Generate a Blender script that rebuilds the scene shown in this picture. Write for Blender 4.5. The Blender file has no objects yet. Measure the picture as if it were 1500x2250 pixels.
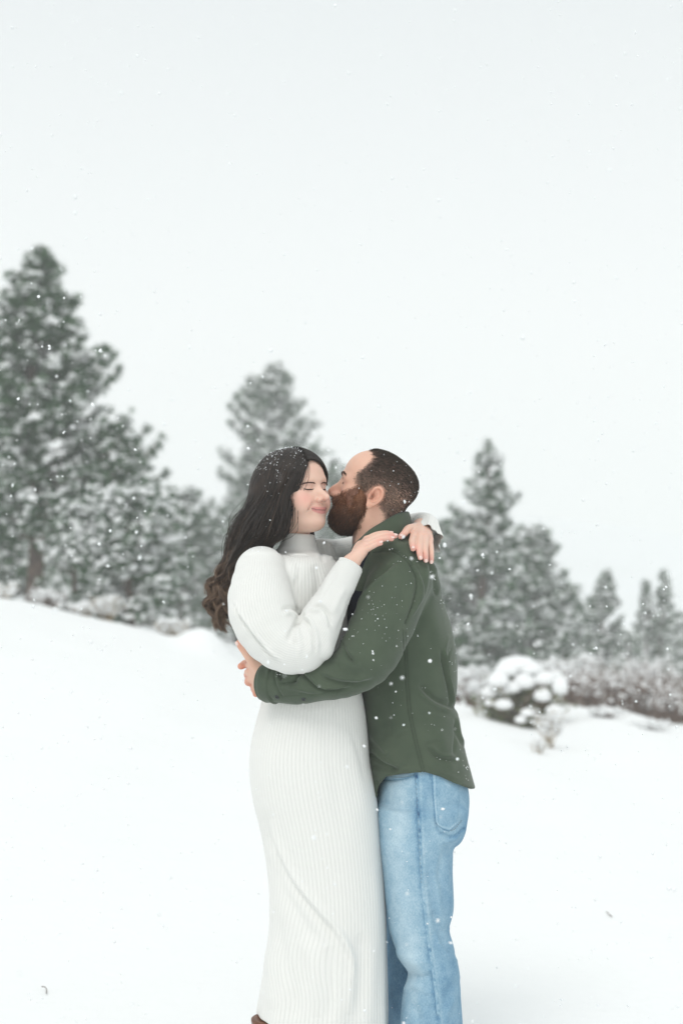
import bpy, math, random
import numpy as np
from mathutils import Matrix, Vector
R = math.radians
C = bpy.context.scene.collection
sc = bpy.context.scene
rng = np.random.default_rng(7)
random.seed(7)

# ------------------------------------------------------------ camera, light
CAM_Y, CAM_Z, FOC = -3.9, 1.4, 3125.0          # 50 mm lens, eye height 1.4 m
cam = bpy.data.cameras.new('camera'); cam_o = bpy.data.objects.new('camera', cam); C.objects.link(cam_o)
cam_o.location = (0, CAM_Y, CAM_Z); cam_o.rotation_euler = (R(90), 0, 0)
cam.sensor_width = 36; cam.lens = 50; cam.shift_y = 175 / 2250
cam.clip_start = .05; cam.clip_end = 3000
cam.dof.use_dof = True; cam.dof.focus_distance = 3.78; cam.dof.aperture_fstop = 2.3
sc.camera = cam_o

SUN_EL, SUN_AZ = R(52), R(200)
w = bpy.data.worlds.new('World'); sc.world = w; w.use_nodes = True
nt = w.node_tree; nt.nodes.clear()
out = nt.nodes.new('ShaderNodeOutputWorld'); bg = nt.nodes.new('ShaderNodeBackground')
sky = nt.nodes.new('ShaderNodeTexSky'); sky.sky_type = 'NISHITA'; sky.sun_disc = False
sky.sun_elevation = SUN_EL; sky.sun_rotation = SUN_AZ
mixw = nt.nodes.new('ShaderNodeMix'); mixw.data_type = 'RGBA'; mixw.inputs[0].default_value = .97
# closed cloud cover over the clear sky: a little darker and bluer overhead than at the horizon
geo = nt.nodes.new('ShaderNodeTexCoord'); sep = nt.nodes.new('ShaderNodeSeparateXYZ'); ramp = nt.nodes.new('ShaderNodeValToRGB')
nt.links.new(geo.outputs['Generated'], sep.inputs[0]); nt.links.new(sep.outputs['Z'], ramp.inputs[0])
ramp.color_ramp.elements[0].position = 0.0; ramp.color_ramp.elements[0].color = (.905, .928, .923, 1)
ramp.color_ramp.elements[1].position = .42; ramp.color_ramp.elements[1].color = (.74, .785, .80, 1)
e = ramp.color_ramp.elements.new(.18); e.color = (.900, .927, .928, 1)
sc10 = nt.nodes.new('ShaderNodeVectorMath'); sc10.operation = 'SCALE'; sc10.inputs['Scale'].default_value = 10.0
nt.links.new(ramp.outputs[0], sc10.inputs[0]); nt.links.new(sc10.outputs[0], mixw.inputs[7])
nt.links.new(sky.outputs[0], mixw.inputs[6]); nt.links.new(mixw.outputs[2], bg.inputs[0])
bg.inputs[1].default_value = .1
nt.links.new(bg.outputs[0], out.inputs[0])
sl = bpy.data.lights.new('sun', 'SUN'); sl.energy = 1.3; sl.angle = R(25); sl.color = (1, .97, .93)
so = bpy.data.objects.new('sun', sl); C.objects.link(so)
so.rotation_euler = (R(90) - SUN_EL, 0, R(180) - SUN_AZ)
sc.view_settings.view_transform = 'Standard'; sc.view_settings.look = 'None'
sc.view_settings.exposure = 0.10; sc.view_settings.gamma = 1
sc.view_settings.use_curve_mapping = False
sc.cycles.use_denoising = True
sc.cycles.max_bounces = 7; sc.cycles.diffuse_bounces = 4; sc.cycles.volume_bounces = 2
sc.cycles.transparent_max_bounces = 8

def W(px, py, y=0.0):
    """point at depth y (metres behind the couple) that lies on the sight line of photo pixel px, py"""
    s = (y - CAM_Y) / FOC
    return np.array([(px - 750) * s, y, CAM_Z + (1300 - py) * s])
def WS(rows): return np.array([W(*r[:3]) for r in rows])
PX = 3.9 / FOC
def to_px(v):
    s = (v[:, 1] - CAM_Y) / FOC
    return np.stack([750 + v[:, 0] / s, 1300 - (v[:, 2] - CAM_Z) / s], 1)

# ------------------------------------------------------------ objects
def tag(o, label=None, cat=None, group=None, kind=None):
    if label: o['label'] = label
    if cat: o['category'] = cat
    if group: o['group'] = group
    if kind: o['kind'] = kind
    return o
def empty(name, loc=(0, 0, 0)):
    o = bpy.data.objects.new(name, None); C.objects.link(o); o.location = loc; o.empty_display_size = .1
    return o
def mesh_obj(name, v, f, m, parent=None, smooth=True, attrs=None, colors=None, fm=None):
    """v (n,3) world coordinates; f (m,3|4) array or list of arrays"""
    me = bpy.data.meshes.new(name)
    fs = f if isinstance(f, list) else [f]
    fs = [np.asarray(a, np.int32) for a in fs if len(a)]
    nv = len(v); nl = sum(a.size for a in fs); nf = sum(len(a) for a in fs)
    me.vertices.add(nv); me.loops.add(nl); me.polygons.add(nf)
    v = np.asarray(v, np.float32)
    top = parent
    while top is not None and top.parent is not None: top = top.parent
    if top is not None: v = v - np.array(top.matrix_basis.translation, np.float32)
    me.vertices.foreach_set('co', v.ravel())
    me.loops.foreach_set('vertex_index', np.concatenate([a.ravel() for a in fs]))
    tot = np.concatenate([np.full(len(a), a.shape[1], np.int32) for a in fs])
    st = np.concatenate([[0], np.cumsum(tot)[:-1]]).astype(np.int32)
    me.polygons.foreach_set('loop_start', st)
    me.update(calc_edges=True)
    if smooth: me.polygons.foreach_set('use_smooth', np.ones(nf, bool))
    for k, a in (attrs or {}).items():
        at = me.attributes.new(k, 'FLOAT', 'POINT'); at.data.foreach_set('value', np.asarray(a, np.float32))
    for k, a in (colors or {}).items():
        at = me.attributes.new(k, 'FLOAT_COLOR', 'POINT')
        a = np.asarray(a, np.float32); a4 = np.ones((nv, 4), np.float32); a4[:, :3] = a
        at.data.foreach_set('color', a4.ravel())
    for mm in (m if isinstance(m, list) else [m]): me.materials.append(mm)
    if fm is not None: me.polygons.foreach_set('material_index', np.asarray(fm, np.int32))
    o = bpy.data.objects.new(name, me); C.objects.link(o)
    if parent is not None: o.parent = parent
    return o

# ------------------------------------------------------------ materials
class NT:
    def __init__(s, name):
        s.m = bpy.data.materials.new(name); s.m.use_nodes = True; s.t = s.m.node_tree
        s.b = s.t.nodes['Principled BSDF']
    def n(s, typ, **kw):
        o = s.t.nodes.new(typ)
        for k, a in kw.items():
            if k.startswith('_'): o.inputs[k[1:]].default_value = a
            else: setattr(o, k, a)
        return o
    def l(s, a, b): s.t.links.new(a, b)
    def obj(s, scale=1.0, vec=None):
        tc = s.n('ShaderNodeTexCoord'); mp = s.n('ShaderNodeMapping')
        mp.inputs['Scale'].default_value = vec or (scale,) * 3
        s.l(tc.outputs['Object'], mp.inputs[0]); return mp.outputs[0]
    def noise(s, scale, detail=3, vec=None, rough=.5):
        t = s.n('ShaderNodeTexNoise', _Scale=scale, _Detail=detail, _Roughness=rough)
        s.l(vec if vec is not None else s.obj(), t.inputs['Vector']); return t.outputs['Fac']
    def ramp(s, fac, stops):
        r = s.n('ShaderNodeValToRGB'); cr = r.color_ramp
        while len(cr.elements) < len(stops): cr.elements.new(.5)
        for e, (p, c) in zip(cr.elements, stops): e.position = p; e.color = (*c, 1) if len(c) == 3 else c
        s.l(fac, r.inputs[0]); return r.outputs[0]
    def mix(s, fac, a, b, mode='MIX'):
        x = s.n('ShaderNodeMix', data_type='RGBA', blend_type=mode)
        for i, val in ((0, fac), (6, a), (7, b)):
            if hasattr(val, 'links'): s.l(val, x.inputs[i])
            elif i == 0: x.inputs[0].default_value = val
            else: x.inputs[i].default_value = (*val, 1)
        return x.outputs[2]
    def attr(s, name, out='Fac'):
        a = s.n('ShaderNodeAttribute', attribute_name=name); return a.outputs[out]
    def math(s, op, a, b=0.0):
        x = s.n('ShaderNodeMath', operation=op)
        for i, val in ((0, a), (1, b)):
            if hasattr(val, 'links'): s.l(val, x.inputs[i])
            else: x.inputs[i].default_value = val
        return x.outputs[0]
    def bump(s, h, dist, strength=1.0, prev=None):
        b = s.n('ShaderNodeBump', _Distance=dist, _Strength=strength); s.l(h, b.inputs['Height'])
        if prev is not None: s.l(prev, b.inputs['Normal'])
        return b.outputs[0]
    def fin(s, color=None, rough=.6, normal=None, spec=.5, **kw):
        if color is not None:
            if hasattr(color, 'links'): s.l(color, s.b.inputs['Base Color'])
            else: s.b.inputs['Base Color'].default_value = (*color, 1)
        if hasattr(rough, 'links'): s.l(rough, s.b.inputs['Roughness'])
        else: s.b.inputs['Roughness'].default_value = rough
        s.b.inputs['Specular IOR Level'].default_value = spec
        if normal is not None: s.l(normal, s.b.inputs['Normal'])
        for k, a in kw.items(): s.b.inputs[k.replace('_', ' ')].default_value = a
        return s.m

# ------------------------------------------------------------ implicit modelling
def smin(a, b, k):
    h = np.clip(.5 + .5 * (b - a) / k, 0, 1)
    return b + (a - b) * h - k * h * (1 - h)
def smax(a, b, k): return -smin(-a, -b, k)
def ell(p, c, r, M=None):
    q = p - np.asarray(c, np.float32)
    if M is not None: q = q @ np.asarray(M, np.float32)
    r = np.asarray(r, np.float32)
    k0 = np.linalg.norm(q / r, axis=1) + 1e-9
    k1 = np.linalg.norm(q / (r * r), axis=1) + 1e-9
    return k0 * (k0 - 1) / k1
def spline(pts, n):
    """Catmull-Rom through rows of pts (any number of columns)"""
    P = np.asarray(pts, float); m = len(P)
    if m == 2: t = np.linspace(0, 1, n)[:, None]; return P[0] * (1 - t) + P[1] * t
    P = np.vstack([2 * P[0] - P[1], P, 2 * P[-1] - P[-2]])
    t = np.linspace(0, m - 1 - 1e-6, n); i = t.astype(int); u = (t - i)[:, None]
    a, b, c, d = P[i], P[i + 1], P[i + 2], P[i + 3]
    return .5 * (2 * b + (c - a) * u + (2 * a - 5 * b + 4 * c - d) * u ** 2 + (3 * b - a - 3 * c + d) * u ** 3)
def chain(p, pts, rad, n=None, info=False):
    """distance to a tapering tube through pts; info also gives arc position 0..1"""
    A = np.column_stack([pts, rad])
    if n: A = spline(A, n)
    A = A.astype(np.float32)
    best = np.full(len(p), 1e9, np.float32); tt = np.zeros(len(p), np.float32)
    m = len(A) - 1
    for i in range(m):
        a, b = A[i, :3], A[i + 1, :3]; ab = b - a; L = float(ab @ ab) + 1e-12
        t = np.clip(((p - a) @ ab) / L, 0, 1)
        q = p - a - t[:, None] * ab
        d = np.sqrt(np.einsum('ij,ij->i', q, q)) - (A[i, 3] * (1 - t) + A[i + 1, 3] * t)
        s = d < best; best = np.where(s, d, best)
        if info: tt = np.where(s, (i + t) / m, tt)
    return (best, tt) if info else best
def polymesh(f, lo, hi, h, block=8, slack=1.25, proj=1):
    """surface nets of the zero set of f, evaluated only near the surface"""
    lo = np.asarray(lo, float); nb = np.ceil((np.asarray(hi) - lo) / (h * block)).astype(int)
    n = nb * block
    bi = np.stack(np.meshgrid(*[np.arange(k) for k in nb], indexing='ij'), -1).reshape(-1, 3)
    bc = (lo + (bi + .5) * block * h).astype(np.float32)
    bd = f(bc)
    G = np.repeat(np.repeat(np.repeat(np.sign(bd).reshape(nb).astype(np.float32), block, 0), block, 1), block, 2)
    G = np.pad(G, ((0, 1),) * 3, mode='edge')
    keep = bi[np.abs(bd) < block * h * .87 * slack]
    g = np.stack(np.meshgrid(*[np.arange(block + 1)] * 3, indexing='ij'), -1).reshape(-1, 3)
    mask = np.zeros(G.shape, bool)
    for k in range(0, len(keep), 2000):
        c = (keep[k:k + 2000, None, :] * block + g[None]).reshape(-1, 3); mask[c[:, 0], c[:, 1], c[:, 2]] = True
    idx = np.argwhere(mask)
    for k in range(0, len(idx), 1500000):
        s = idx[k:k + 1500000]; G[s[:, 0], s[:, 1], s[:, 2]] = f((lo + s * h).astype(np.float32))
    S = G < 0
    cnt = np.zeros(tuple(np.array(G.shape) - 1), np.int8)
    for dx in (0, 1):
        for dy in (0, 1):
            for dz in (0, 1):
                cnt += S[dx:S.shape[0] - 1 + dx, dy:S.shape[1] - 1 + dy, dz:S.shape[2] - 1 + dz]
    cells = np.argwhere((cnt > 0) & (cnt < 8))
    vid = np.full(cnt.shape, -1, np.int32); vid[cells[:, 0], cells[:, 1], cells[:, 2]] = np.arange(len(cells))
    acc = np.zeros((len(cells), 3)); num = np.zeros(len(cells))
    cor = [(dx, dy, dz) for dx in (0, 1) for dy in (0, 1) for dz in (0, 1)]
    val = {c: G[cells[:, 0] + c[0], cells[:, 1] + c[1], cells[:, 2] + c[2]] for c in cor}
    for c in cor:
        for ax in range(3):
            if c[ax]: continue
            e = list(c); e[ax] = 1; e = tuple(e); a, b = val[c], val[e]
            m = (a < 0) != (b < 0); t = np.where(m, a / np.where(m, a - b, 1), 0)
            pt = np.tile(np.array(c, float), (len(cells), 1)); pt[:, ax] = t
            acc += pt * m[:, None]; num += m
    v = lo + (cells + acc / num[:, None]) * h
    quads = []
    for ax in range(3):
        o1, o2 = (ax + 1) % 3, (ax + 2) % 3
        sl1 = [slice(None)] * 3; sl2 = [slice(None)] * 3; sl1[ax] = slice(0, -1); sl2[ax] = slice(1, None)
        A = S[tuple(sl1)]; B = S[tuple(sl2)]; ed = np.argwhere(A != B)
        ed = ed[(ed[:, o1] > 0) & (ed[:, o2] > 0) & (ed[:, o1] < G.shape[o1] - 1) & (ed[:, o2] < G.shape[o2] - 1)]
        q = []
        for d1, d2 in ((-1, -1), (0, -1), (0, 0), (-1, 0)):
            c = ed.copy(); c[:, o1] += d1; c[:, o2] += d2; q.append(vid[c[:, 0], c[:, 1], c[:, 2]])
        q = np.stack(q, 1); fl = ~S[ed[:, 0], ed[:, 1], ed[:, 2]]
        q[fl] = q[fl][:, ::-1]; quads.append(q)
    q = np.concatenate(quads)
    q = q[(q >= 0).all(1)]
    v = v.astype(np.float32)
    for _ in range(proj):
        gr = grad(f, v, h * .5); d = f(v); v = v - np.clip(d, -h, h)[:, None] * gr
    return v, q, grad(f, v, h * .7)
def grad(f, v, e=.001):
    g = np.zeros_like(v)
    for k in ((1, -1, -1), (-1, -1, 1), (-1, 1, -1), (1, 1, 1)):
        k = np.array(k, np.float32); g += f(v + k * e)[:, None] * k
    return g / (np.linalg.norm(g, axis=1, keepdims=True) + 1e-9)
def gate(d, p, c, rad, fn):
    """apply fn only to points within rad of c"""
    i = np.nonzero(np.einsum('ij,ij->i', p - np.asarray(c, np.float32), p - np.asarray(c, np.float32)) < rad * rad)[0]
    if len(i): d[i] = fn(d[i], p[i])
    return d
def vnormals(v, q):
    n = np.zeros_like(v); a = np.cross(v[q[:, 2]] - v[q[:, 0]], v[q[:, 3]] - v[q[:, 1]])
    for k in range(4): np.add.at(n, q[:, k], a)
    return n / (np.linalg.norm(n, axis=1, keepdims=True) + 1e-12)
def poly_dist(P, line):
    """distance, arc fraction and side of 2-D points P from a polyline"""
    L = spline(line, max(12, 6 * len(line))) if len(line) > 2 else np.asarray(line, float)
    best = np.full(len(P), 1e9); tt = np.zeros(len(P)); side = np.ones(len(P)); m = len(L) - 1
    for i in range(m):
        a, b = L[i], L[i + 1]; ab = b - a; l2 = ab @ ab + 1e-9
        t = np.clip(((P - a) @ ab) / l2, 0, 1); q = P - a - t[:, None] * ab
        d = np.hypot(q[:, 0], q[:, 1]); s = d < best
        best = np.where(s, d, best); tt = np.where(s, (i + t) / m, tt)
        side = np.where(s, np.sign(ab[0] * q[:, 1] - ab[1] * q[:, 0]), side)
    return best, tt, side
def strokes(v, nrm, lst, front=.25):
    """sculpt folds and seams: each stroke (line, width px, height m, kind) raises or sinks the cloth that faces the camera side"""
    P = to_px(v); fr = np.nonzero(nrm[:, 1] < front)[0]; Pf = P[fr]; disp = np.zeros(len(fr))
    fade = np.clip((front - nrm[fr, 1]) / .4, 0, 1)
    for line, wd, amp, kind in lst:
        la = np.asarray(line, float); m = wd * 3.2
        ok = np.nonzero((Pf[:, 0] > la[:, 0].min() - m) & (Pf[:, 0] < la[:, 0].max() + m) & (Pf[:, 1] > la[:, 1].min() - m) & (Pf[:, 1] < la[:, 1].max() + m))[0]
        if not len(ok): continue
        d, t, s = poly_dist(Pf[ok], la)
        tap = np.clip(np.minimum(t, 1 - t) * 5, 0, 1) ** .7 if kind != 'seam' else 1.0
        u = d / wd
        if kind == 'step': g = -s * u * np.exp(-u * u) * 2.3
        elif kind == 'edge': g = np.where(s > 0, np.exp(-(u / 1.6) ** 2), -1.2 * np.exp(-(u * 1.8) ** 2))
        else: g = np.exp(-u * u)
        disp[ok] += amp * g * tap
    out = v.copy(); out[fr] += (nrm[fr] * (disp * fade)[:, None]).astype(np.float32)
    return out
def tubes(curves, rad, sides=3, cap=False):
    """curves (n,m,3) -> one joined set of thin tubes; rad (n,m) or (m,)"""
    c = np.asarray(curves, np.float32); n, m, _ = c.shape
    rad = np.broadcast_to(rad, (n, m))
    t = np.gradient(c, axis=1); t /= np.linalg.norm(t, axis=2, keepdims=True) + 1e-9
    ref = np.tile(np.array([.31, -.83, .47], np.float32), (n, m, 1))
    a = np.cross(t, ref); a /= np.linalg.norm(a, axis=2, keepdims=True) + 1e-9; b = np.cross(t, a)
    ang = np.arange(sides) * 2 * np.pi / sides
    v = c[:, :, None, :] + rad[:, :, None, None] * (a[:, :, None, :] * np.cos(ang)[None, None, :, None] + b[:, :, None, :] * np.sin(ang)[None, None, :, None])
    base = (np.arange(n) * m * sides)[:, None, None]; j = np.arange(m - 1)[None, :, None] * sides; k = np.arange(sides)[None, None, :]; k2 = (k + 1) % sides
    f = np.stack([base + j + k, base + j + k2, base + j + sides + k2, base + j + sides + k], -1).reshape(-1, 4)
    return v.reshape(-1, 3), f
def ico(sub=1):
    import bmesh
    bm = bmesh.new(); bmesh.ops.create_icosphere(bm, subdivisions=sub, radius=1)
    v = np.array([x.co[:] for x in bm.verts], np.float32); f = np.array([[x.index for x in q.verts] for q in bm.faces]); bm.free()
    return v, f
def scatter(tv, tf, pos, scale, rot=None, jitter=0.0):
    """copies of a small template at many places, joined"""
    n = len(pos); v = np.tile(tv[None], (n, 1, 1))
    if jitter: v = v * (1 + rng.uniform(-jitter, jitter, (n, len(tv), 1)))
    v = v * np.asarray(scale, np.float32).reshape(n, 1, -1)
    if rot is not None: v = np.einsum('nij,nkj->nki', rot, v)
    v = v + np.asarray(pos)[:, None, :]
    f = (tf[None] + (np.arange(n) * len(tv))[:, None, None]).reshape(-1, tf.shape[1])
    return v.reshape(-1, 3), f
def rand_rot(n):
    q = rng.normal(size=(n, 4)); q /= np.linalg.norm(q, axis=1, keepdims=True); a, b, c, d = q.T
    return np.stack([1 - 2 * (c * c + d * d), 2 * (b * c - a * d), 2 * (b * d + a * c), 2 * (b * c + a * d), 1 - 2 * (b * b + d * d), 2 * (c * d - a * b),
                     2 * (b * d - a * c), 2 * (c * d + a * b), 1 - 2 * (b * b + c * c)], 1).reshape(n, 3, 3)
def vnoise(p, scale, seed=0):
    """cheap smooth noise on points"""
    r = np.random.default_rng(seed); s = np.zeros(len(p))
    for k in range(6):
        d = r.normal(size=3); d /= np.linalg.norm(d); s += np.sin(p @ (d * scale * (1 + .35 * k)) + r.uniform(0, 6.28))
    return s / 6
# ============================================================ the setting
def m_snow(name, scale=3.0, bump=.02, col=(.90, .91, .905)):
    t = NT(name); n1 = t.noise(scale, 4); n2 = t.noise(scale * 14, 3)
    c = t.mix(n1, tuple(x * .975 for x in col), col)
    b = t.bump(n1, bump); b = t.bump(n2, bump * .12, prev=b)
    return t.fin(c, .75, b, .25)
M_snow = m_snow('ground_snow', 1.3, .03); M_tsnow = m_snow('branch_snow', 20, .004, (.88, .89, .89))
t = NT('pine_needles'); a = t.attr('tint'); t.fin(t.ramp(a, [(0, (.009, .046, .015)), (.55, (.024, .088, .026)), (.86, (.06, .145, .045)), (.94, (.22, .32, .23)), (1, (.40, .47, .41))]), .75, spec=.2); M_need = t.m
t = NT('bark'); n = t.noise(9, 5); t.fin(t.ramp(n, [(.3, (.05, .035, .03)), (.7, (.15, .105, .08))]), .9, t.bump(n, .02), .1); M_bark = t.m
t = NT('twig'); a = t.attr('tint'); t.fin(t.ramp(a, [(0, (.12, .08, .064)), (.6, (.24, .155, .12)), (1, (.40, .30, .24))]), .85, spec=.15); M_twig = t.m
t = NT('dry_grass'); a = t.attr('tint'); t.fin(t.ramp(a, [(0, (.28, .2, .11)), (1, (.52, .42, .26))]), .8, spec=.2); M_grass = t.m

D0 = -CAM_Y
cp = np.array([(-1400, 1120), (-700, 1200), (0, 1309), (60, 1318), (110, 1334), (200, 1362), (300, 1386), (400, 1411), (460, 1424), (540, 1462), (600, 1486), (800, 1530), (960, 1550), (1010, 1542), (1060, 1556), (1130, 1574), (1240, 1554), (1290, 1558), (1330, 1568), (1400, 1571), (1440, 1582), (1500, 1592), (2100, 1650), (3000, 1700)], float)
cX = (cp[:, 0] - 750) * 18 / FOC; cZ = CAM_Z + (1300 - cp[:, 1]) * 18 / FOC
def terrain(x, y):
    x = np.asarray(x, float); y = np.asarray(y, float); d = y + D0
    zc = np.interp(x, cX, cZ) + .03 * np.sin(x * 2.1 + 1) * np.exp(-((d - 18) / 6) ** 2)
    s = np.clip((y + 1.5) / 15.6, 0, 1); s = s * s * (3 - 2 * s) * .35 + s * .65
    z = zc * s
    z = z - .05 * np.clip(d - 18, 0, 70) - .012 * np.clip(d - 18, 0, 3)
    z += .25 * np.exp(-(((x + 1.70) / .30) ** 2 + ((y - 14.0) / .6) ** 2) ** 1.3)           # snow mound
    z += .05 * np.exp(-(((x - 2.6) / .9) ** 2 + ((y - 9.5) / 1.2) ** 2))
    z += .018 * np.sin(x * .9 + y * .5) * np.sin(y * .7 - x * .3) * np.clip(d / 8, 0, 1) + .006 * np.sin(x * 3.1 + 2 * np.sin(y)) * np.sin(y * 2.3)
    z += np.clip((np.abs(x) - 60) / 60, 0, 1) * .0
    return z
gx = np.concatenate([-np.geomspace(400, 14, 40), np.linspace(-13.8, 13.8, 230), np.geomspace(14, 400, 40)])
gy = np.concatenate([[-28, -20, -12, -8, -6], np.linspace(-5, 22, 200), np.geomspace(22.4, 600, 60)])
X, Y = np.meshgrid(gx, gy); Z = terrain(X, Y)
vv = np.stack([X, Y, Z], -1).reshape(-1, 3); nx = len(gx); ii = (np.arange(len(gy) - 1)[:, None] * nx + np.arange(nx - 1)[None]).ravel()
g = mesh_obj('snow_ground', vv, np.stack([ii, ii + 1, ii + nx + 1, ii + nx], 1), M_snow); tag(g, kind='structure')
# far hills
hx = np.linspace(-400, 400, 160); hyy = np.linspace(170, 520, 40); X, Y = np.meshgrid(hx, hyy)
ridge = 13 + 9 * np.exp(-((hx - 60) / 60) ** 2) * .3 + 6 * np.sin(hx / 70 + 1) + 2.2 * np.sin(hx / 23) + np.clip(-hx / 14, 0, 14)
Zh = -9 + (ridge[None] + 5.5) * np.clip((Y - 180) / 170, 0, 1) ** 1.3
vv = np.stack([X, Y, Zh], -1).reshape(-1, 3); nx = len(hx); ii = (np.arange(39)[:, None] * nx + np.arange(nx - 1)[None]).ravel()
t = NT('hill_snow'); n = t.noise(.05, 5); t.fin(t.ramp(n, [(.4, (.8, .83, .85)), (.62, (.76, .79, .80))]), .8, spec=.2)
g = mesh_obj('hills', vv, np.stack([ii, ii + 1, ii + nx + 1, ii + nx], 1), t.m); tag(g, kind='structure')

# falling-snow air
hb = bpy.data.meshes.new('haze'); x0, x1, y0, y1, z0, z1 = -420, 420, -30, 620, -9, 45
hv = [(x, y, z) for x in (x0, x1) for y in (y0, y1) for z in (z0, z1)]
hb.from_pydata(hv, [], [(0, 1, 3, 2), (4, 6, 7, 5), (0, 4, 5, 1), (2, 3, 7, 6), (0, 2, 6, 4), (1, 5, 7, 3)])
ho = bpy.data.objects.new('haze', hb); C.objects.link(ho); tag(ho, kind='stuff')
hm = bpy.data.materials.new('haze'); hm.use_nodes = True; ht = hm.node_tree; ht.nodes.clear()
hmo = ht.nodes.new('ShaderNodeOutputMaterial'); pv = ht.nodes.new('ShaderNodeVolumePrincipled')
pv.inputs['Color'].default_value = (.99, 1, .99, 1); pv.inputs['Density'].default_value = .0044; pv.inputs['Anisotropy'].default_value = 0
ht.links.new(pv.outputs[0], hmo.inputs['Volume']); hb.materials.append(hm)

ICO1 = ico(1); ICO2 = ico(2)
def needle_tufts(cen, dirs, n, L, wd, tint):
    """n thin needles (one triangle each) fanned round every tuft"""
    m = len(cen); r = rng.normal(size=(m, n, 3)); r /= np.linalg.norm(r, axis=2, keepdims=True)
    d = r + dirs[:, None, :] * .7; d /= np.linalg.norm(d, axis=2, keepdims=True)
    Ls = L * rng.uniform(.6, 1.15, (m, n, 1)); side = np.cross(d, rng.normal(size=(m, n, 3))); side /= np.linalg.norm(side, axis=2, keepdims=True)
    c = cen[:, None, :] + d * L * .08
    v = np.stack([c - side * wd, c + side * wd, c + d * Ls], 2).reshape(-1, 3)
    tt = np.repeat(np.clip(tint[:, None] + rng.uniform(-.15, .15, (m, n)), 0, 1).ravel(), 3)
    return v, np.arange(len(v)).reshape(-1, 3), tt
def pine(px, top, base, d, prof, label, group=None, dens=1.0, snow=.55, bare=.08, lean=0, up=.25, seed=0, tuft=.13, name='pine_tree', cat='pine tree'):
    """prof: crown half-width in photo pixels at fractions from the top down"""
    global rng
    rng = np.random.default_rng(100 + seed)
    y = d - D0; s = d / FOC; bx = (px - 750) * s; h = (base - top) * s
    z0 = float(terrain(bx, y)) - .05
    zt = CAM_Z + (1300 - top) * s; h = zt - z0
    root = empty(name, (bx, y, z0)); tag(root, label, cat, group)
    ts = np.linspace(0, 1, 12); ax = np.stack([bx + lean * s * ts + .02 * h * np.sin(ts * 5 + seed), y + .015 * h * np.sin(ts * 4), z0 + h * ts], 1)
    rad = .022 * h * (1 - ts) ** .8 + .008
    v, f = tubes(ax[None], rad, 9); mesh_obj('trunk', v, f, M_bark, root)
    def axis(t): return np.stack([np.interp(t, ts, ax[:, k]) for k in range(3)], -1)
    nb = int(150 * dens * (h / 6) ** .7)
    tb = 1 - rng.uniform(0, 1 - bare, nb) ** 1.15; tb = np.clip(tb, bare, .985)
    az = rng.uniform(0, 2 * np.pi, nb)
    R0 = np.interp(1 - tb, prof[0], prof[1]) * s * rng.choice([.55, .8, 1, 1.12], nb, p=[.2, .3, .35, .15])
    asym = 1 + .10 * np.sin(az + seed) + .10 * np.sin(2 * az + seed * 2); R0 *= asym
    st = axis(tb); out = np.stack([np.cos(az), np.sin(az), np.zeros(nb)], 1)
    rise = up + .15 * tb ** 2 + rng.normal(0, .1, nb)
    u = np.linspace(0, 1, 7); curve = st[:, None] + out[:, None] * (R0[:, None] * u)[..., None]
    curve[..., 2] += R0[:, None] * (rise[:, None] * u - .35 * (u * (1 - u)) * 1.2 + .22 * u ** 3)
    v, f = tubes(curve, (.004 + .012 * R0[:, None]) * (1 - .8 * u)[None], 4); o = mesh_obj('branches', v, f, M_bark, root); tag(o, kind='stuff')
    # tufts along side twigs
    cen = []; dr = []
    for i in range(nb):
        k = int(np.clip(R0[i] / tuft * 3.4 * dens, 3, 34)); q = rng.uniform(.28, 1.0, k) ** .75
        c = np.stack([np.interp(q, u, curve[i, :, a]) for a in range(3)], 1)
        sd = np.cross(out[i], (0, 0, 1)); w_ = (rng.uniform(-1, 1, k) * R0[i] * .32 * (1.2 - q * .7))
        c = c + sd * w_[:, None] + out[i] * (np.abs(w_) * .35)[:, None]; c[:, 2] += rng.normal(0, .025 * tuft / .13, k) + np.abs(w_) * .18
        cen.append(c); dr.append(np.tile(out[i] * .6 + np.array([0, 0, .55]), (k, 1)))
    cen = np.concatenate(cen).astype(np.float32); dr = np.concatenate(dr)
    top_c = axis(np.linspace(.93, 1.0, 7)); cen = np.concatenate([cen, top_c + rng.normal(0, .03, top_c.shape)]); dr = np.concatenate([dr, np.tile((0, 0, 1.), (7, 1))])
    nn = 26 if d < 30 else 18
    v, f, tt = needle_tufts(cen, dr, nn, tuft, tuft * (.055 if d < 30 else .075), np.clip(rng.uniform(.05, .98, len(cen)) + .2 * vnoise(cen, 5, seed), 0, 1))
    o = mesh_obj('needles', v, f, M_need, root, smooth=False, attrs={'tint': tt}); tag(o, kind='stuff')
    k = (rng.uniform(size=len(cen)) < snow * .9) & (vnoise(cen, 2.6 / tuft * .6, seed) > -.28 - .5 * (snow > .7)); cs = np.repeat(cen[k], 3, 0); cs = cs + rng.normal(0, 1, cs.shape) * tuft * np.array([.34, .34, .12]); cs[:, 2] += tuft * .22
    sz = tuft * .60 * (.28 + .72 * rng.uniform(0, 1, (len(cs), 1)) ** 1.8)  * np.array([[1, 1, .55]]) * rng.uniform(.6, 1.5, (len(cs), 3))
    v, f = scatter(*ICO1, cs, sz, None, .16); o = mesh_obj('snow_load', v, f, M_tsnow, root); tag(o, kind='stuff')
    return root
GP = 'snowy pines along the far edge of the snowfield'
pine(58, 548, 1320, 24, ([0, .06, .12, .2, .28, .36, .46, .54, .64, .78, 1], [6, 32, 55, 82, 98, 128, 150, 170, 205, 215, 150]), 'tallest dark green pine with a bare brown trunk at the left edge', GP, 1.55, .42, .175, 38, .14, 1, .135)
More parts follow.
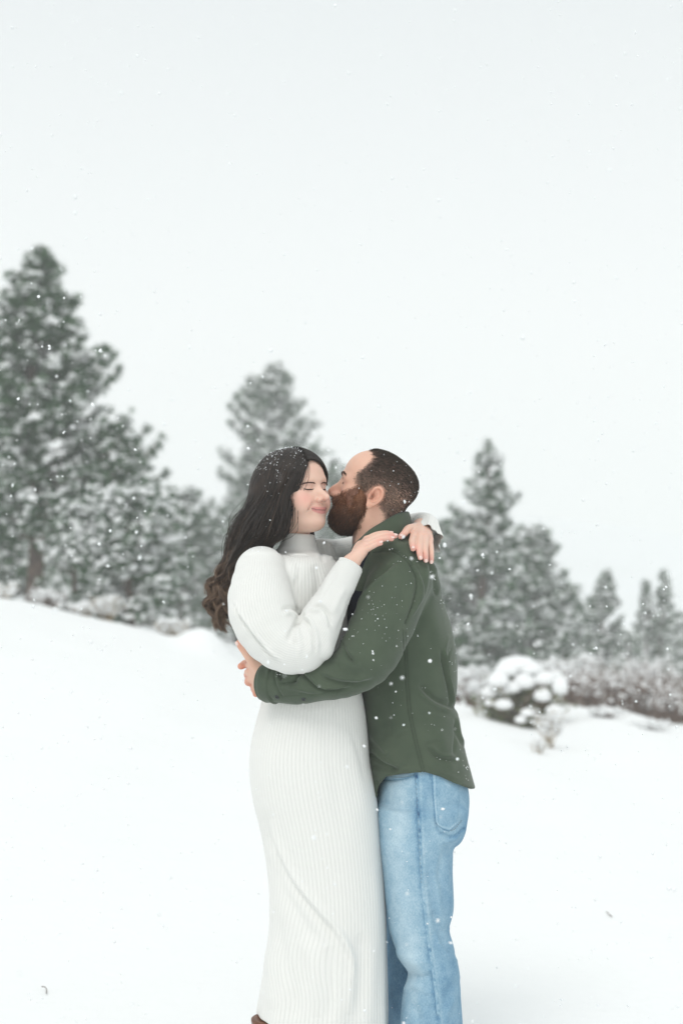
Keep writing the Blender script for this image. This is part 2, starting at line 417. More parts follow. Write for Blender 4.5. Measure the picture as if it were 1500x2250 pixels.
pine(268, 946, 1400, 28, ([0, .1, .3, .6, 1], [16, 40, 62, 92, 110]), 'dark pine whose top pokes out right of the tallest pine', GP, 1.2, .42, .03, 0, .3, 31, .15)
pine(20, 1090, 1400, 38, ([0, .1, .3, .6, 1], [16, 50, 80, 110, 120]), 'hazy pine filling the gap behind the bare brown trunk', GP, 1.1, .45, .02, 0, .3, 32, .17)
pine(205, 1130, 1400, 36, ([0, .1, .3, .6, 1], [16, 50, 80, 110, 120]), 'hazy pine behind the two small snow laden pines', GP, 1.1, .45, .02, 0, .3, 33, .17)
pine(285, 1082, 1392, 20.5, ([0, .1, .3, .6, 1], [14, 50, 105, 140, 135]), 'short bushy pine thick with snow right of the bare brown trunk', GP, 1.1, .85, .02, 0, .5, 2, .12)
pine(168, 1118, 1352, 21.5, ([0, .1, .3, .6, 1], [12, 32, 58, 70, 66]), 'small snow laden pine close beside the bare brown trunk', GP, .9, .8, .02, 0, .5, 3, .12)
pine(402, 1080, 1440, 40, ([0, .1, .3, .6, 1], [14, 40, 80, 110, 110]), 'hazy round topped pine between the snowy bushy pine and the long haired woman', GP, 1, .5, .02, 0, .3, 4, .17)
pine(335, 1060, 1440, 46, ([0, .1, .3, .6, 1], [14, 50, 80, 100, 110]), 'grey green pine just behind the right boughs of the tallest pine', GP, 1, .45, .02, 0, .3, 5, .17)
pine(520, 1120, 1440, 48, ([0, .1, .3, .6, 1], [14, 40, 90, 120, 120]), 'low hazy pine directly behind the woman long hair', GP, 1, .45, .02, 0, .3, 6, .17)
pine(-60, 1130, 1360, 30, ([0, .1, .3, .6, 1], [14, 50, 90, 110, 110]), 'dark pine cut off by the left edge, behind the bare brown trunk', GP, 1, .4, .02, 0, .3, 13, .15)
pine(602, 806, 1430, 52, ([0, .05, .1, .18, .28, .38, .55, .8, 1], [12, 34, 46, 66, 90, 116, 120, 130, 120]), 'tall pale hazy pine rising behind the woman head', GP, 1.1, .55, .05, 0, .2, 7, .2)
pine(735, 1030, 1450, 60, ([0, .1, .3, .6, 1], [12, 30, 45, 70, 80]), 'faint hazy pine top seen between the two faces', GP, .9, .45, .02, 0, .3, 8, .2)
pine(800, 1150, 1470, 55, ([0, .1, .3, .6, 1], [30, 60, 90, 110, 120]), 'low hazy pine behind the man chin and the woman far arm', GP, .9, .45, .02, 0, .3, 9, .2)
pine(1066, 973, 1512, 33, ([0, .06, .14, .22, .32, .45, .6, .8, 1], [4, 16, 32, 46, 64, 84, 108, 122, 125]), 'tall pointed pine with snowy tiers right of the man back', GP, 1.25, .6, .03, -4, .25, 10, .15)
pine(1172, 1165, 1512, 37, ([0, .1, .3, .6, 1], [14, 40, 80, 100, 115]), 'broad pine leaning on the right side of the tall pointed pine', GP, 1.1, .55, .02, 0, .35, 11, .16)
pine(985, 1150, 1512, 38, ([0, .1, .3, .6, 1], [14, 30, 50, 80, 90]), 'narrow pine peeping out between the man shoulder and the tall pointed pine', GP, 1, .55, .02, 0, .35, 12, .16)
pine(1240, 1300, 1510, 42, ([0, .1, .3, .6, 1], [10, 30, 55, 70, 80]), 'low hazy pine filling the gap before the slender conical fir', GP, .9, .5, .02, 0, .35, 14, .17)
GF = 'slender firs at the right edge'
pine(1326, 1256, 1500, 50, ([0, .1, .3, .6, 1], [6, 18, 36, 54, 68]), 'conical blue grey fir standing alone left of the twin fir spires', GF, 1.2, .5, .0, 0, .1, 15, .15, 'fir_tree', 'fir tree')
pine(1452, 1256, 1500, 48, ([0, .1, .3, .6, 1], [5, 12, 22, 34, 46]), 'slender fir spire, taller and right hand one of the twin spires', GF, 1.2, .4, .0, 0, .1, 16, .14, 'fir_tree', 'fir tree')
pine(1417, 1278, 1500, 48, ([0, .1, .3, .6, 1], [4, 9, 18, 30, 40]), 'slender fir spire, shorter and left hand one of the twin spires', GF, 1.2, .4, .0, 0, .1, 17, .14, 'fir_tree', 'fir tree')
pine(1505, 1352, 1500, 60, ([0, .1, .3, .6, 1], [10, 30, 50, 60, 70]), 'low round fir at the right edge of the picture past the twin spires', GF, .9, .5, .0, 0, .3, 18, .18, 'fir_tree', 'fir tree')
pine(1382, 1395, 1500, 47, ([0, .1, .3, .6, 1], [10, 20, 30, 40, 45]), 'knee high snowy fir between the conical fir and the twin spires', GF, .9, .7, .0, 0, .3, 19, .15, 'fir_tree', 'fir tree')

def shrub(px, base, d, hpx, wpx, label, group, cat='shrub', name='bare_shrub', n=60, snow=.25, mat=None, seed=0, blob=.05, spread=1.0, rise=1.0, rad=.0045, tint=(0, 1)):
    """many thin stems rising from one foot, with snow caught on them"""
    global rng
    rng = np.random.default_rng(500 + seed); s = d / FOC; y = d - D0; bx = (px - 750) * s; z0 = float(terrain(bx, y)) - .03
    root = empty(name, (bx, y, z0)); tag(root, label, cat, group)
    az = rng.uniform(0, 2 * np.pi, n); H = hpx * s * rng.uniform(.5, 1.05, n) * rise; Wd = wpx * s * rng.uniform(.1, 1, n) ** .7 * spread
    u = np.linspace(0, 1, 6); foot = rng.normal(0, wpx * s * .15, (n, 2))
    c = np.zeros((n, 6, 3)); c[..., 0] = bx + foot[:, :1] + (Wd * np.cos(az))[:, None] * u ** 1.2; c[..., 1] = y + foot[:, 1:] + (Wd * np.sin(az))[:, None] * u ** 1.2
    c[..., 2] = z0 + H[:, None] * u * (1.25 - .25 * u); c += rng.normal(0, .03 * hpx * s, c.shape) * u[None, :, None]
    tw = c[:, 2:5][:, rng.integers(0, 3, 4)].reshape(-1, 3); dd = rng.normal(size=tw.shape); dd[:, 2] = np.abs(dd[:, 2]) + .6; dd /= np.linalg.norm(dd, axis=1, keepdims=True)
    t2 = tw[:, None] + dd[:, None] * (np.linspace(0, 1, 4)[None, :, None] * hpx * s * .28)
    v1, f1 = tubes(c, rad * (1.3 - u), 3); v2, f2 = tubes(t2, rad * .6 * np.array([1, .8, .6, .3]), 3)
    tt = np.concatenate([np.repeat(rng.uniform(*tint, n), 18), np.repeat(rng.uniform(*tint, len(t2)), 12)])
    o = mesh_obj('stems', np.concatenate([v1, v2]), np.concatenate([f1, f2 + len(v1)]), mat or M_twig, root, attrs={'tint': tt}); tag(o, kind='stuff')
    if snow:
        pts = np.concatenate([c[:, 3:].reshape(-1, 3), t2[:, 1:].reshape(-1, 3)]); pts = pts[rng.uniform(size=len(pts)) < snow]
        if len(pts):
            v, f = scatter(*ICO1, pts, blob * rng.uniform(.4, 1, (len(pts), 1)) * np.array([[1, 1, .6]]), None, .2); o = mesh_obj('snow_load', v, f, M_tsnow, root); tag(o, kind='stuff')
    return root
GB = 'red brown thicket of bare shrubs below the right hand pines'
side = ['leftmost', 'second from left', 'third from left', 'fourth from left', 'fifth from left', 'sixth from left', 'seventh from left', 'eighth from left', 'rightmost']
for i, (px, d, hp, wp, bs) in enumerate([(1255, 21, 70, 60, 1560), (1300, 22, 85, 60, 1565), (1345, 21, 80, 60, 1570), (1380, 22.5, 100, 60, 1575), (1415, 21, 95, 60, 1580), (1450, 22, 105, 60, 1585), (1475, 20.5, 80, 55, 1590), (1500, 22, 100, 60, 1590), (1530, 21, 90, 60, 1595)]):
    shrub(px, bs, d, hp + 8, wp, f'bare red brown shrub, {side[i]} in the thicket below the right firs', GB, n=95, snow=.07, seed=i, blob=.045, rad=.005)
for i, (px, d, hp, wp) in enumerate([(1215, 24, 90, 60), (1000, 22, 70, 40), (1035, 21, 85, 40), (1290, 26, 110, 60), (1420, 27, 120, 70)]):
    shrub(px, 0, d, hp, wp, ['bare grey brown shrub behind the right side of the snow capped bush', 'bare shrub touching the back of the man green shirt', 'bare snowy shrub between the man back and the snow capped bush', 'taller bare shrub standing behind the thicket under the conical fir', 'taller bare shrub standing behind the thicket under the twin fir spires'][i], 'bare shrubs behind the crest', n=90, snow=.3, seed=20 + i, blob=.06, rad=.006)
for i, (px, d, hp, wp, lb) in enumerate([(10, 18.5, 40, 40, 'tuft of tan dry grass on the crest at the left edge'), (185, 18.7, 30, 35, 'small tuft of tan dry grass on the crest right of the bare pine trunk'), (235, 18.9, 60, 45, 'brown dry shrub at the foot of the short bushy pine'), (375, 18.9, 40, 45, 'tan dry grass tuft where the left crest dips'), (110, 19, 40, 45, 'dry brown brush beside the bare pine trunk')]):
    shrub(px, 0, d, hp, wp, lb, 'dry tufts along the left crest', 'dry grass', 'dry_grass_tuft', 70, .2, M_grass if i != 4 else M_twig, 40 + i, .04)
shrub(1203, 0, 13.4, 88, 42, 'straw coloured grass tuft poking from the snow below the snow capped bush', 'grass tufts in the open snow', 'dry grass', 'dry_grass_tuft', 34, .35, M_grass, 60, .028, rad=.0028)
shrub(1182, 0, 12.6, 40, 26, 'short straw grass tuft nearer the camera than the taller one', 'grass tufts in the open snow', 'dry grass', 'dry_grass_tuft', 16, .3, M_grass, 61, .02, rad=.0025)
for i, (px, py) in enumerate([(1330, 1600), (1430, 1618)]):
    shrub(px, 0, 16.3 - i, 26, 50, ['faint low brush poking through snow below the thicket, left patch', 'faint low brush poking through snow below the thicket, right patch'][i], 'low brush in the snow', 'brush', 'low_brush', 50, .5, M_twig, 63 + i, .03, rad=.003)

# snow capped bush: stems, olive leaves, big lobes of snow
rng = np.random.default_rng(77)
d = 16.2; s = d / FOC; y = d - D0
def B(px, py, dy=0): return np.array([(px - 750) * s, y + dy, CAM_Z + (1300 - py) * s])
zf = float(terrain((1140 - 750) * s, y)); off = zf + .02 - (CAM_Z + (1300 - 1588) * s)
root = empty('snow_capped_bush', (float(B(1140, 1588)[0]), y, zf)); tag(root, 'round sagebrush bush capped with big lobes of snow, right of the man back', 'bush')
lob = [(1140, 1462, 40, 22), (1110, 1472, 26, 18), (1165, 1470, 26, 16), (1150, 1498, 24, 22), (1090, 1492, 22, 20), (1195, 1492, 26, 20), (1222, 1505, 16, 24), (1075, 1520, 17, 16), (1120, 1510, 20, 16), (1212, 1530, 20, 18), (1185, 1525, 18, 18), (1100, 1545, 20, 14), (1208, 1556, 17, 14), (1150, 1560, 14, 10), (1135, 1575, 12, 10), (1068, 1538, 10, 8), (1225, 1482, 12, 10), (1170, 1555, 16, 10)]
stem = []; lp = []; pz_ = lambda q_: q_ > 1488
for (px, py, rx, rz) in lob:
    dy = rng.uniform(-.32, .0) if pz_(py) else rng.uniform(-.1, .15); lp.append((B(px, py, dy), rx * s, rz * s)); stem.append(spline([B(1140 + rng.uniform(-6, 6), 1592, 0), B((px + 1140) / 2, (py + 1600) / 2, dy * .6), B(px, py, dy)], 8))
for k in range(40):
    px, py, rx, rz = lob[rng.integers(len(lob))]; dy = rng.uniform(-.2, .2)
    stem.append(spline([B(1140 + rng.uniform(-8, 8), 1592, 0), B((px + 1140) / 2 + rng.uniform(-20, 20), (py + 1600) / 2, dy), B(px + rng.uniform(-30, 30), py + rng.uniform(-5, 20), dy)], 8))
v, f = tubes(np.array(stem), .012 * np.linspace(1, .3, 8), 5); v[:, 2] += off; o = mesh_obj('stems', v, f, M_twig, root, attrs={'tint': rng.uniform(0, .5, len(v))}); tag(o, kind='stuff')
st = np.array(stem)[:, 4:].reshape(-1, 3); cen = np.repeat(st, 5, 0) + rng.normal(0, .05, (len(st) * 5, 3)); cen[:, 2] += off - .07; cen[:, 1] += .05
t = NT('sage_leaves'); a = t.attr('tint'); t.fin(t.ramp(a, [(0, (.10, .12, .06)), (.7, (.21, .23, .13)), (1, (.33, .27, .16))]), .8, spec=.2)
v, f, tt = needle_tufts(cen, np.tile((0, 0, 1.), (len(cen), 1)), 9, .06, .006, rng.uniform(0, 1, len(cen))); o = mesh_obj('leaves', v, f, t.m, root, smooth=False, attrs={'tint': tt}); tag(o, kind='stuff')
vs = []; fs = []; n0 = 0
for (c, rx, rz) in lp:
    for k in range(3):
        cc = c + (rng.uniform(-.4, .4) * rx, rng.uniform(-.4, .4) * rx, rng.uniform(-.25, .25) * rz + off) if k else c + (0, 0, off)
        v = ICO2[0] * np.array([rx, rx, rz]) * (rng.uniform(.5, .8) if k else 1.12); v = v * (1 + .1 * vnoise(ICO2[0] * 3, 1.6, k + n0 % 97)[:, None]); v[v[:, 2] < 0, 2] *= .55
        vs.append(v + cc); fs.append(ICO2[1] + n0); n0 += len(v)
o = mesh_obj('snow_load', np.concatenate(vs), np.concatenate(fs), M_tsnow, root); tag(o, kind='stuff')

# dark twigs lying on the open snow
for i, (px, py, L, lb) in enumerate([(100, 2178, 16, 'thin dark twig lying on the snow at the lower left'), (1335, 2012, 9, 'tiny dark twig lying on the open snow at the lower right'), (238, 1446, 9, 'tiny dark sprig poking from the snow below the left crest')]):
    k = (py - 1300) / FOC; dd = 1.4 / k
    for _ in range(12):
        xx = (px - 750) * dd / FOC; dd = (CAM_Z - float(terrain(xx, dd - D0))) / k
    xx = (px - 750) * dd / FOC; zz = float(terrain(xx, dd - D0)) + .004; l_ = L * dd / FOC
    v, f = tubes(np.array([[(xx - l_ / 2, dd - D0, zz + .012), (xx - l_ * .1, dd - D0 + .01, zz + .008), (xx + l_ * .2, dd - D0, zz + .002), (xx + l_ / 2, dd - D0 - .04, zz)]]), .0016 * dd / 5, 5)
    o = mesh_obj('fallen_twig', v, f, M_twig, attrs={'tint': np.zeros(len(v))}); tag(o, lb, 'twig', 'dark twigs on the snow')

# falling snow: clumped flakes in the air
rng = np.random.default_rng(5)
n = 5600; dd = np.where(rng.uniform(size=n) < .5, rng.uniform(2.6, 6.5, n), (rng.uniform(0, 1, n) ** .5) * 13 + .9)
fx = (rng.uniform(-200, 1700, n) - 750) * dd / FOC; fz = CAM_Z + (1300 - rng.uniform(-200, 2300, n)) * dd / FOC
pos = np.stack([fx, dd - D0, fz], 1)
pp_ = to_px(pos); face_ = (pp_[:, 0] > 625) & (pp_[:, 0] < 800) & (pp_[:, 1] > 1000) & (pp_[:, 1] < 1175) & (pos[:, 1] < 0)
ok = ~face_ & (fz > terrain(fx, dd - D0) + .03) & ~((np.abs(fx) < .55) & (np.abs(pos[:, 1]) < .38)); pos = pos[ok]; n = len(pos)
sz = np.clip(rng.lognormal(-5.95, .35, (n, 1)), .0014, .0052) * np.ones((1, 3)) * rng.uniform(.6, 1.3, (n, 3)) * np.clip(.35 + pos[:, 1:2] + D0 > 0, 0, 1)
sz *= np.clip((pos[:, 1:2] + D0) / 3.0, .6, 1)
v, f = scatter(*ICO1, pos, sz, rand_rot(n), .25)
t = NT('snowflakes'); t.fin((.87, .89, .90), .6, spec=.3); M_flake = t.m
o = mesh_obj('falling_snow', v, f, M_flake); tag(o, kind='stuff')
# ============================================================ the couple
def frame(yaw_dir, pitch, roll):
    """columns forward, left, up"""
    f = np.array([math.cos(yaw_dir), math.sin(yaw_dir), 0.0]); l = np.cross((0, 0, 1), f); u = np.array([0, 0, 1.0])
    f2 = f * math.cos(pitch) + u * math.sin(pitch); u2 = -f * math.sin(pitch) + u * math.cos(pitch)
    l3 = l * math.cos(roll) + u2 * math.sin(roll); u3 = -l * math.sin(roll) + u2 * math.cos(roll)
    return np.stack([f2, l3, u3], 1)
class Head:
    def __init__(s, O, M, sc_): s.O, s.M, s.s = np.asarray(O, np.float32), M.astype(np.float32), np.asarray(sc_, np.float32)
    def loc(s, p): return ((p - s.O) @ s.M) / s.s
    def wld(s, q): return (np.asarray(q) * s.s) @ s.M.T + s.O
    def dirw(s, q): return np.asarray(q) @ s.M.T
def head_sdf(q, male):
    y = np.abs(q[:, 1]); qs = np.stack([q[:, 0], y, q[:, 2]], 1)
    E = lambda c, r, M=None: ell(q, c, r, M); S = lambda c, r, M=None: ell(qs, c, r, M)
    if male:
        d = E((-.001, 0, .018), (.0905, .074, .073)); d = smin(d, E((.026, 0, .040), (.068, .066, .062)), .03)
    else:
        d = E((-.003, 0, .030), (.095, .074, .085)); d = smin(d, E((.022, 0, .035), (.073, .066, .066)), .03)
    d = smin(d, E((.040, 0, -.030), (.054, .056 if not male else .058, .075)), .03)
    if male:
        d = smin(d, S((.028, .036, -.072), (.045, .024, .03)), .03)
        d = smin(d, E((.070, 0, -.095), (.024, .026, .020)), .03)
        d = smin(d, chain(qs, [(.090, .004, .018), (.088, .028, .022), (.074, .050, .018)], [.010, .010, .008], 6), .014)
    else:
        d = smin(d, S((.026, .030, -.067), (.045, .023, .029)), .03)
        d = smin(d, E((.074, 0, -.096), (.021, .020, .017)), .028)
        d = smin(d, E((.044, 0, -.087), (.043, .039, .026)), .025)
        d = smin(d, S((.068, .038, -.042), (.026, .022, .024)), .02)     # smiling cheek
        d = smin(d, chain(qs, [(.088, .006, .020), (.084, .030, .023), (.070, .048, .018)], [.008, .008, .007], 6), .016)
    d = smin(d, S((.058, .047, -.022), (.022, .016, .018)), .02)          # cheekbone
    ez = .008 if male else .002; ey = .031 if male else .027
    d = smax(d, -S((.104, ey, ez), (.019, .020, .0115)), .014)        # socket
    d = smin(d, S((.0775, ey - .0005, ez), (.0145, .0160, .0120)), .005)    # closed lids over the ball
    if male:
        nose = chain(q, [(.094, 0, .008), (.106, 0, -.006), (.118, 0, -.019), (.1225, 0, -.027)], [.0080, .0090, .0098, .0108], 10)
        nose = smin(nose, chain(q, [(.094, 0, -.004), (.104, 0, -.022), (.107, 0, -.032)], [.012, .013, .012]), .008)
        al = S((.108, .013, -.033), (.012, .0078, .0085)); nk = .008
    else:
        nose = chain(q, [(.089, 0, .004), (.101, 0, -.008), (.115, 0, -.022), (.1208, 0, -.029)], [.0062, .0064, .0076, .0090], 10)
        nose = smin(nose, chain(q, [(.090, 0, -.006), (.101, 0, -.022), (.103, 0, -.032)], [.0085, .0095, .0095]), .008)
        al = S((.1035, .0118, -.0345), (.0100, .0060, .0066)); nk = .005
    d = smin(d, nose, .012); d = smin(d, al, nk)
    d = smax(d, -S(((.1085, .0068, -.0475) if not male else (.114, .0072, -.0368)), (.0050, .0030, .0034)), .003)
    d = smin(d, E((.088, 0, -.062), (.016, .022, .016)), .012)            # muzzle
    zc = .0045 if not male else 0.0; mw = 1.0 if male else 1.2; mz = .003 if not male else .004                                       # lifted corners
    mo = lambda x0, z0, up: [(x0 - .017, s_ * .026 * mw, z0 + mz + up + zc * 1.6) if k == 0 else (x0 - .005, s_ * .014 * mw, z0 + mz + up * .6 + zc * .4) if k == 1 else (x0 + .0005, s_ * .004, z0 + mz + .0010) if k == 2 else (x0, 0, z0 + mz) for s_, k in ((-1, 0), (-1, 1), (-1, 2), (0, 3), (1, 2), (1, 1), (1, 0))]
    d = smin(d, chain(q, mo(.0985, -.0625, -.0018), [.0014, .0034, .0039, .0036, .0039, .0034, .0014], 13), .003)
    d = smin(d, chain(q, mo(.0970, -.0722, .004), [.0016, .0034, .0042, .0044, .0042, .0034, .0016], 13), .003)
    if not male:
        d = smax(d, -chain(q, [(.098, -.029, -.0570), (.106, -.014, -.0628), (.109, 0, -.0646), (.106, .014, -.0628), (.098, .029, -.0570)], [.0008, .0018, .0024, .0018, .0008], 9), .0015)
        fold = chain(qs, [(.098, .021, -.042), (.088, .036, -.052), (.078, .040, -.064)], [.0012, .0018, .001], 7)
        d = smax(d, -(fold + .0002), .010)
    # ears
    t = math.radians(-14)
    EM = np.array([[math.cos(t), 0, math.sin(t)], [0, 1, 0], [-math.sin(t), 0, math.cos(t)]])
    oa = math.radians(22); EM = EM @ np.array([[math.cos(oa), -math.sin(oa), 0], [math.sin(oa), math.cos(oa), 0], [0, 0, 1]])
    ce = np.array([-.009, .078, -.016])
    def inear(dd, qq):
        r = ((qq - ce) @ EM) / .92
        e = ell(r, (0, 0, 0), (.0185, .0055, .031))
        e = smin(e, ell(r, (.004, .001, -.026), (.009, .0055, .012)), .006)
        e = smax(e, -ell(r, (.0035, .009, -.003), (.0105, .009, .0175)), .004)
        hel = chain(r, [(.012, .004, .006), (.011, .0055, .021), (.001, .006, .029), (-.011, .006, .023), (-.0165, .0055, .006), (-.0135, .0045, -.010), (-.004, .004, -.024)], [.0028, .0036, .0038, .0038, .0034, .0028, .003], 16)
        e = smin(e, hel, .002)
        anti = chain(r, [(-.002, .004, .018), (-.0085, .0045, .006), (-.0075, .0045, -.008), (-.001, .0045, -.015), (.005, .004, -.012)], [.0026, .0028, .0026, .0026, .002], 10)
        e = smin(e, anti, .0025); e = smin(e, ell(r, (.0125, .004, -.005), (.0035, .0035, .006)), .003)
        e = smax(e, -ell(r, (.0075, .002, -.004), (.0045, .008, .006)), .002)
        return smin(dd, e * .92, .006)
    return gate(d, qs, ce, .06, inear)

EARC = np.array([-.009, .078, -.016]); _t, _o = R(-14), R(22)
EARM = np.array([[math.cos(_t), 0, math.sin(_t)], [0, 1, 0], [-math.sin(_t), 0, math.cos(_t)]]) @ np.array([[math.cos(_o), -math.sin(_o), 0], [math.sin(_o), math.cos(_o), 0], [0, 0, 1]])
def hand_sdf(d, p, wrist, knuck, fingers, rm=.0115, kw=.016, rw=.022, ctr=None):
    """palm from wrist to knuckles, unequal fingers as tapering chains"""
    c = np.mean([wrist] + list(knuck), 0)
    def fn(dd, q):
        pal = None
        for i, k in enumerate(knuck):
            w_ = wrist + (np.array(k) - np.mean(knuck, 0)) * .45
            e = chain(q, [w_, (w_ + k) / 2, k], [rm * 1.05, rm * 1.12, rm * .86])
            pal = e if pal is None else smin(pal, e, .012)
        for j, r in fingers:
            pal = smin(pal, chain(q, j, r, 3 * len(j)), .0035)
        return smin(dd, pal, .014)
    return gate(d, p, c, .2, fn)
def gchain(d, p, pts, rad, n=None, k=.02):
    pts = np.asarray(pts); c = pts.mean(0); rr = np.linalg.norm(pts - c, axis=1).max() + max(rad) + .1
    return gate(d, p, c, rr, lambda dd, q: smin(dd, chain(q, pts, rad, n), k))

# heads ----------------------------------------------------------
HW = Head(W(641, 1082, -.03), frame(R(-40), R(5), R(3)), (1.0, 1.0, .97))
HM = Head(W(835, 1079, -.015), frame(R(180 - 16), R(12), R(-2)), (1.10, 1.02, 1.03))

# woman: hands ---------------------------------------------------
wn_wr = W(769, 1238, -.185)
wn_k = [W(806, 1186, -.135), W(807, 1192, -.155), W(803, 1201, -.170), W(796, 1213, -.178)]
wn_f = [([W(806, 1186, -.135), W(826, 1176, -.14), W(846, 1172, -.14), W(858, 1173, -.14)], [.0092, .0082, .0072, .0062]),
        ([W(807, 1191, -.155), W(833, 1179, -.160), W(853, 1175, -.162), W(867, 1178, -.160)], [.0095, .0084, .0074, .0062]),
        ([W(803, 1201, -.168), W(829, 1188, -.174), W(848, 1182, -.176), W(860, 1184, -.173)], [.0092, .0082, .0072, .006]),
        ([W(796, 1212, -.178), W(814, 1202, -.185), W(827, 1196, -.186), W(836, 1194, -.184)], [.0086, .0074, .0064, .0054]),
        ([W(782, 1212, -.15), W(790, 1196, -.12), W(806, 1192, -.095)], [.011, .009, .007])]
wf_wr = W(926, 1156, .005)
wf_k = [W(909, 1176, -.085), W(923, 1177, -.095), W(934, 1180, -.09), W(943, 1185, -.075)]
wf_f = [([W(909, 1176, -.085), W(905, 1189, -.130), W(906, 1199, -.150), W(907, 1206, -.160)], [.0092, .0084, .0074, .0064]),
        ([W(923, 1178, -.095), W(921, 1197, -.140), W(921, 1213, -.160), W(923, 1225, -.163)], [.0095, .0086, .0076, .0066]),
        ([W(934, 1181, -.09), W(933, 1202, -.135), W(934, 1219, -.152), W(935, 1231, -.152)], [.0092, .0082, .0072, .0062]),
        ([W(943, 1186, -.075), W(946, 1206, -.115), W(947, 1222, -.130), W(947, 1234, -.130)], [.0084, .0074, .0066, .0056]),
        ([W(912, 1160, -.03), W(897, 1162, -.075), W(888, 1172, -.10), W(880, 1179, -.112)], [.0125, .0098, .0084, .0070])]
def f_woman(p):
    d = np.full(len(p), .5, np.float32)
    hc = W(650, 1078, -.03)
    # rough distance far from everything keeps the field honest
    nk = chain(p, [W(636, 1115, -.015), W(652, 1180, -.01), W(655, 1225, .0)], [.045, .036, .036], 5)
    d = np.minimum(d, nk)
    to = chain(p, [W(655, 1268, .0), W(650, 1330, .0), W(680, 1500, -.02), W(685, 1640, -.03)], [.045, .09, .085, .10], 7)
    d = smin(d, to, .05)
    d = smin(d, chain(p, [W(600, 1275, -.08), W(655, 1262, 0), W(700, 1262, .08)], [.030, .036, .030]), .04)
    d = smin(d, chain(p, [W(655, 1660, -.05), W(660, 1950, -.05), W(642, 2230, -.04), (W(645, 2450, -.04) * [1, 1, 0]) + [0, 0, .09]], [.078, .055, .042, .035], 8), .03)
    d = smin(d, chain(p, [W(725, 1660, .03), W(735, 1950, .03), W(735, 2230, .04), (W(735, 2450, .04) * [1, 1, 0]) + [0, 0, .09]], [.082, .062, .045, .035], 8), .03)
    d = gchain(d, p, [W(590, 1262, -.12), W(600, 1340, -.18), W(668, 1428, -.22), W(722, 1330, -.205), wn_wr], [.045, .043, .036, .032, .021], 12)
    d = gchain(d, p, [W(705, 1245, .08), W(760, 1215, .17), W(850, 1190, .19), W(905, 1162, .12), wf_wr], [.028, .027, .026, .024, .019], 12)
    d = hand_sdf(d, p, wn_wr, wn_k, [(j, [x * 1.1 for x in r]) for j, r in wn_f], .0125); d = hand_sdf(d, p, wf_wr, wf_k, [(j, [x * 1.1 for x in r]) for j, r in wf_f], .0125)
    return gate(d, p, HW.O, .2, lambda dd, q: smin(dd, head_sdf(HW.loc(q), False), .022))

# man: hands -----------------------------------------------------
ml_wr = W(592, 1494, -.135)
ml_k = [W(556, 1463, -.085), W(551, 1476, -.068), W(553, 1491, -.058), W(563, 1507, -.058)]
ml_f = [([W(556, 1463, -.085), W(548, 1462, -.05), W(549, 1464, -.01)], [.0105, .0098, .009]),
        ([W(551, 1476, -.068), W(545, 1478, -.04), W(547, 1479, .0)], [.0108, .01, .009]),
        ([W(553, 1491, -.058), W(549, 1494, -.03), W(552, 1496, .01)], [.0105, .0098, .009]),
        ([W(563, 1507, -.058), W(558, 1511, -.03), W(560, 1514, .01)], [.0098, .009, .008]),
        ([W(578, 1478, -.120), W(556, 1457, -.098), W(541, 1436, -.085), W(531, 1420, -.078), W(526, 1413, -.076)], [.0175, .0125, .0105, .0112, .0094])]
mr_wr = W(640, 1488, .13)
mr_k = [W(590, 1468, .10), W(586, 1482, .10), W(586, 1496, .10), W(590, 1510, .09)]
mr_f = [([W(590, 1468, .10), W(560, 1460, .085), W(541, 1456, .02), W(529, 1464, -.030)], [.0105, .0098, .0092, .0088]),
        ([W(586, 1482, .10), W(560, 1484, .08), W(548, 1480, .02), W(544, 1484, -.01)], [.0108, .0098, .009, .008]),
        ([W(586, 1496, .10), W(562, 1494, .08), W(548, 1491, .02), W(545, 1500, -.040)], [.0105, .0098, .009, .0084]),
        ([W(590, 1510, .09), W(574, 1508, .07), W(564, 1513, .01), W(562, 1525, -.050)], [.0098, .009, .0086, .0082]),
        ([W(615, 1470, .12), W(595, 1450, .13), W(580, 1440, .14)], [.014, .011, .009])]
def f_man(p):
    d = np.full(len(p), .5, np.float32)
    nk = chain(p, [W(834, 1115, .0), W(832, 1165, .01), W(838, 1215, .02)], [.066, .072, .082], 5); d = np.minimum(d, nk)
    d = smin(d, chain(p, [W(865, 1250, .03), W(880, 1330, .03), W(895, 1500, .03), W(915, 1650, .04)], [.09, .105, .095, .085], 7), .05)
    d = smin(d, chain(p, [W(880, 1262, -.08), W(865, 1250, .03), W(850, 1262, .15)], [.05, .06, .05]), .04)
    d = smin(d, chain(p, [W(925, 1720, -.03), W(918, 1950, -.05), W(950, 2200, -.05), (W(950, 2450, -.05) * [1, 1, 0]) + [0, 0, .09]], [.066, .052, .046, .036], 8), .02)
    d = smin(d, chain(p, [W(915, 1720, .09), W(900, 1950, .12), W(895, 2200, .13), (W(895, 2450, .13) * [1, 1, 0]) + [0, 0, .09]], [.066, .052, .046, .036], 8), .02)
    d = gchain(d, p, [W(884, 1262, -.10), W(845, 1370, -.15), W(800, 1462, -.2), W(690, 1502, -.19), ml_wr], [.055, .05, .042, .036, .0255], 12)
    d = gchain(d, p, [W(850, 1262, .17), W(820, 1370, .24), W(780, 1450, .24), W(700, 1490, .17), mr_wr], [.055, .05, .042, .034, .0255], 12)
    d = hand_sdf(d, p, ml_wr, ml_k, ml_f, .0125); d = hand_sdf(d, p, mr_wr, mr_k, mr_f, .0125)
    return gate(d, p, HM.O, .22, lambda dd, q: smin(dd, head_sdf(HM.loc(q), True), .02))

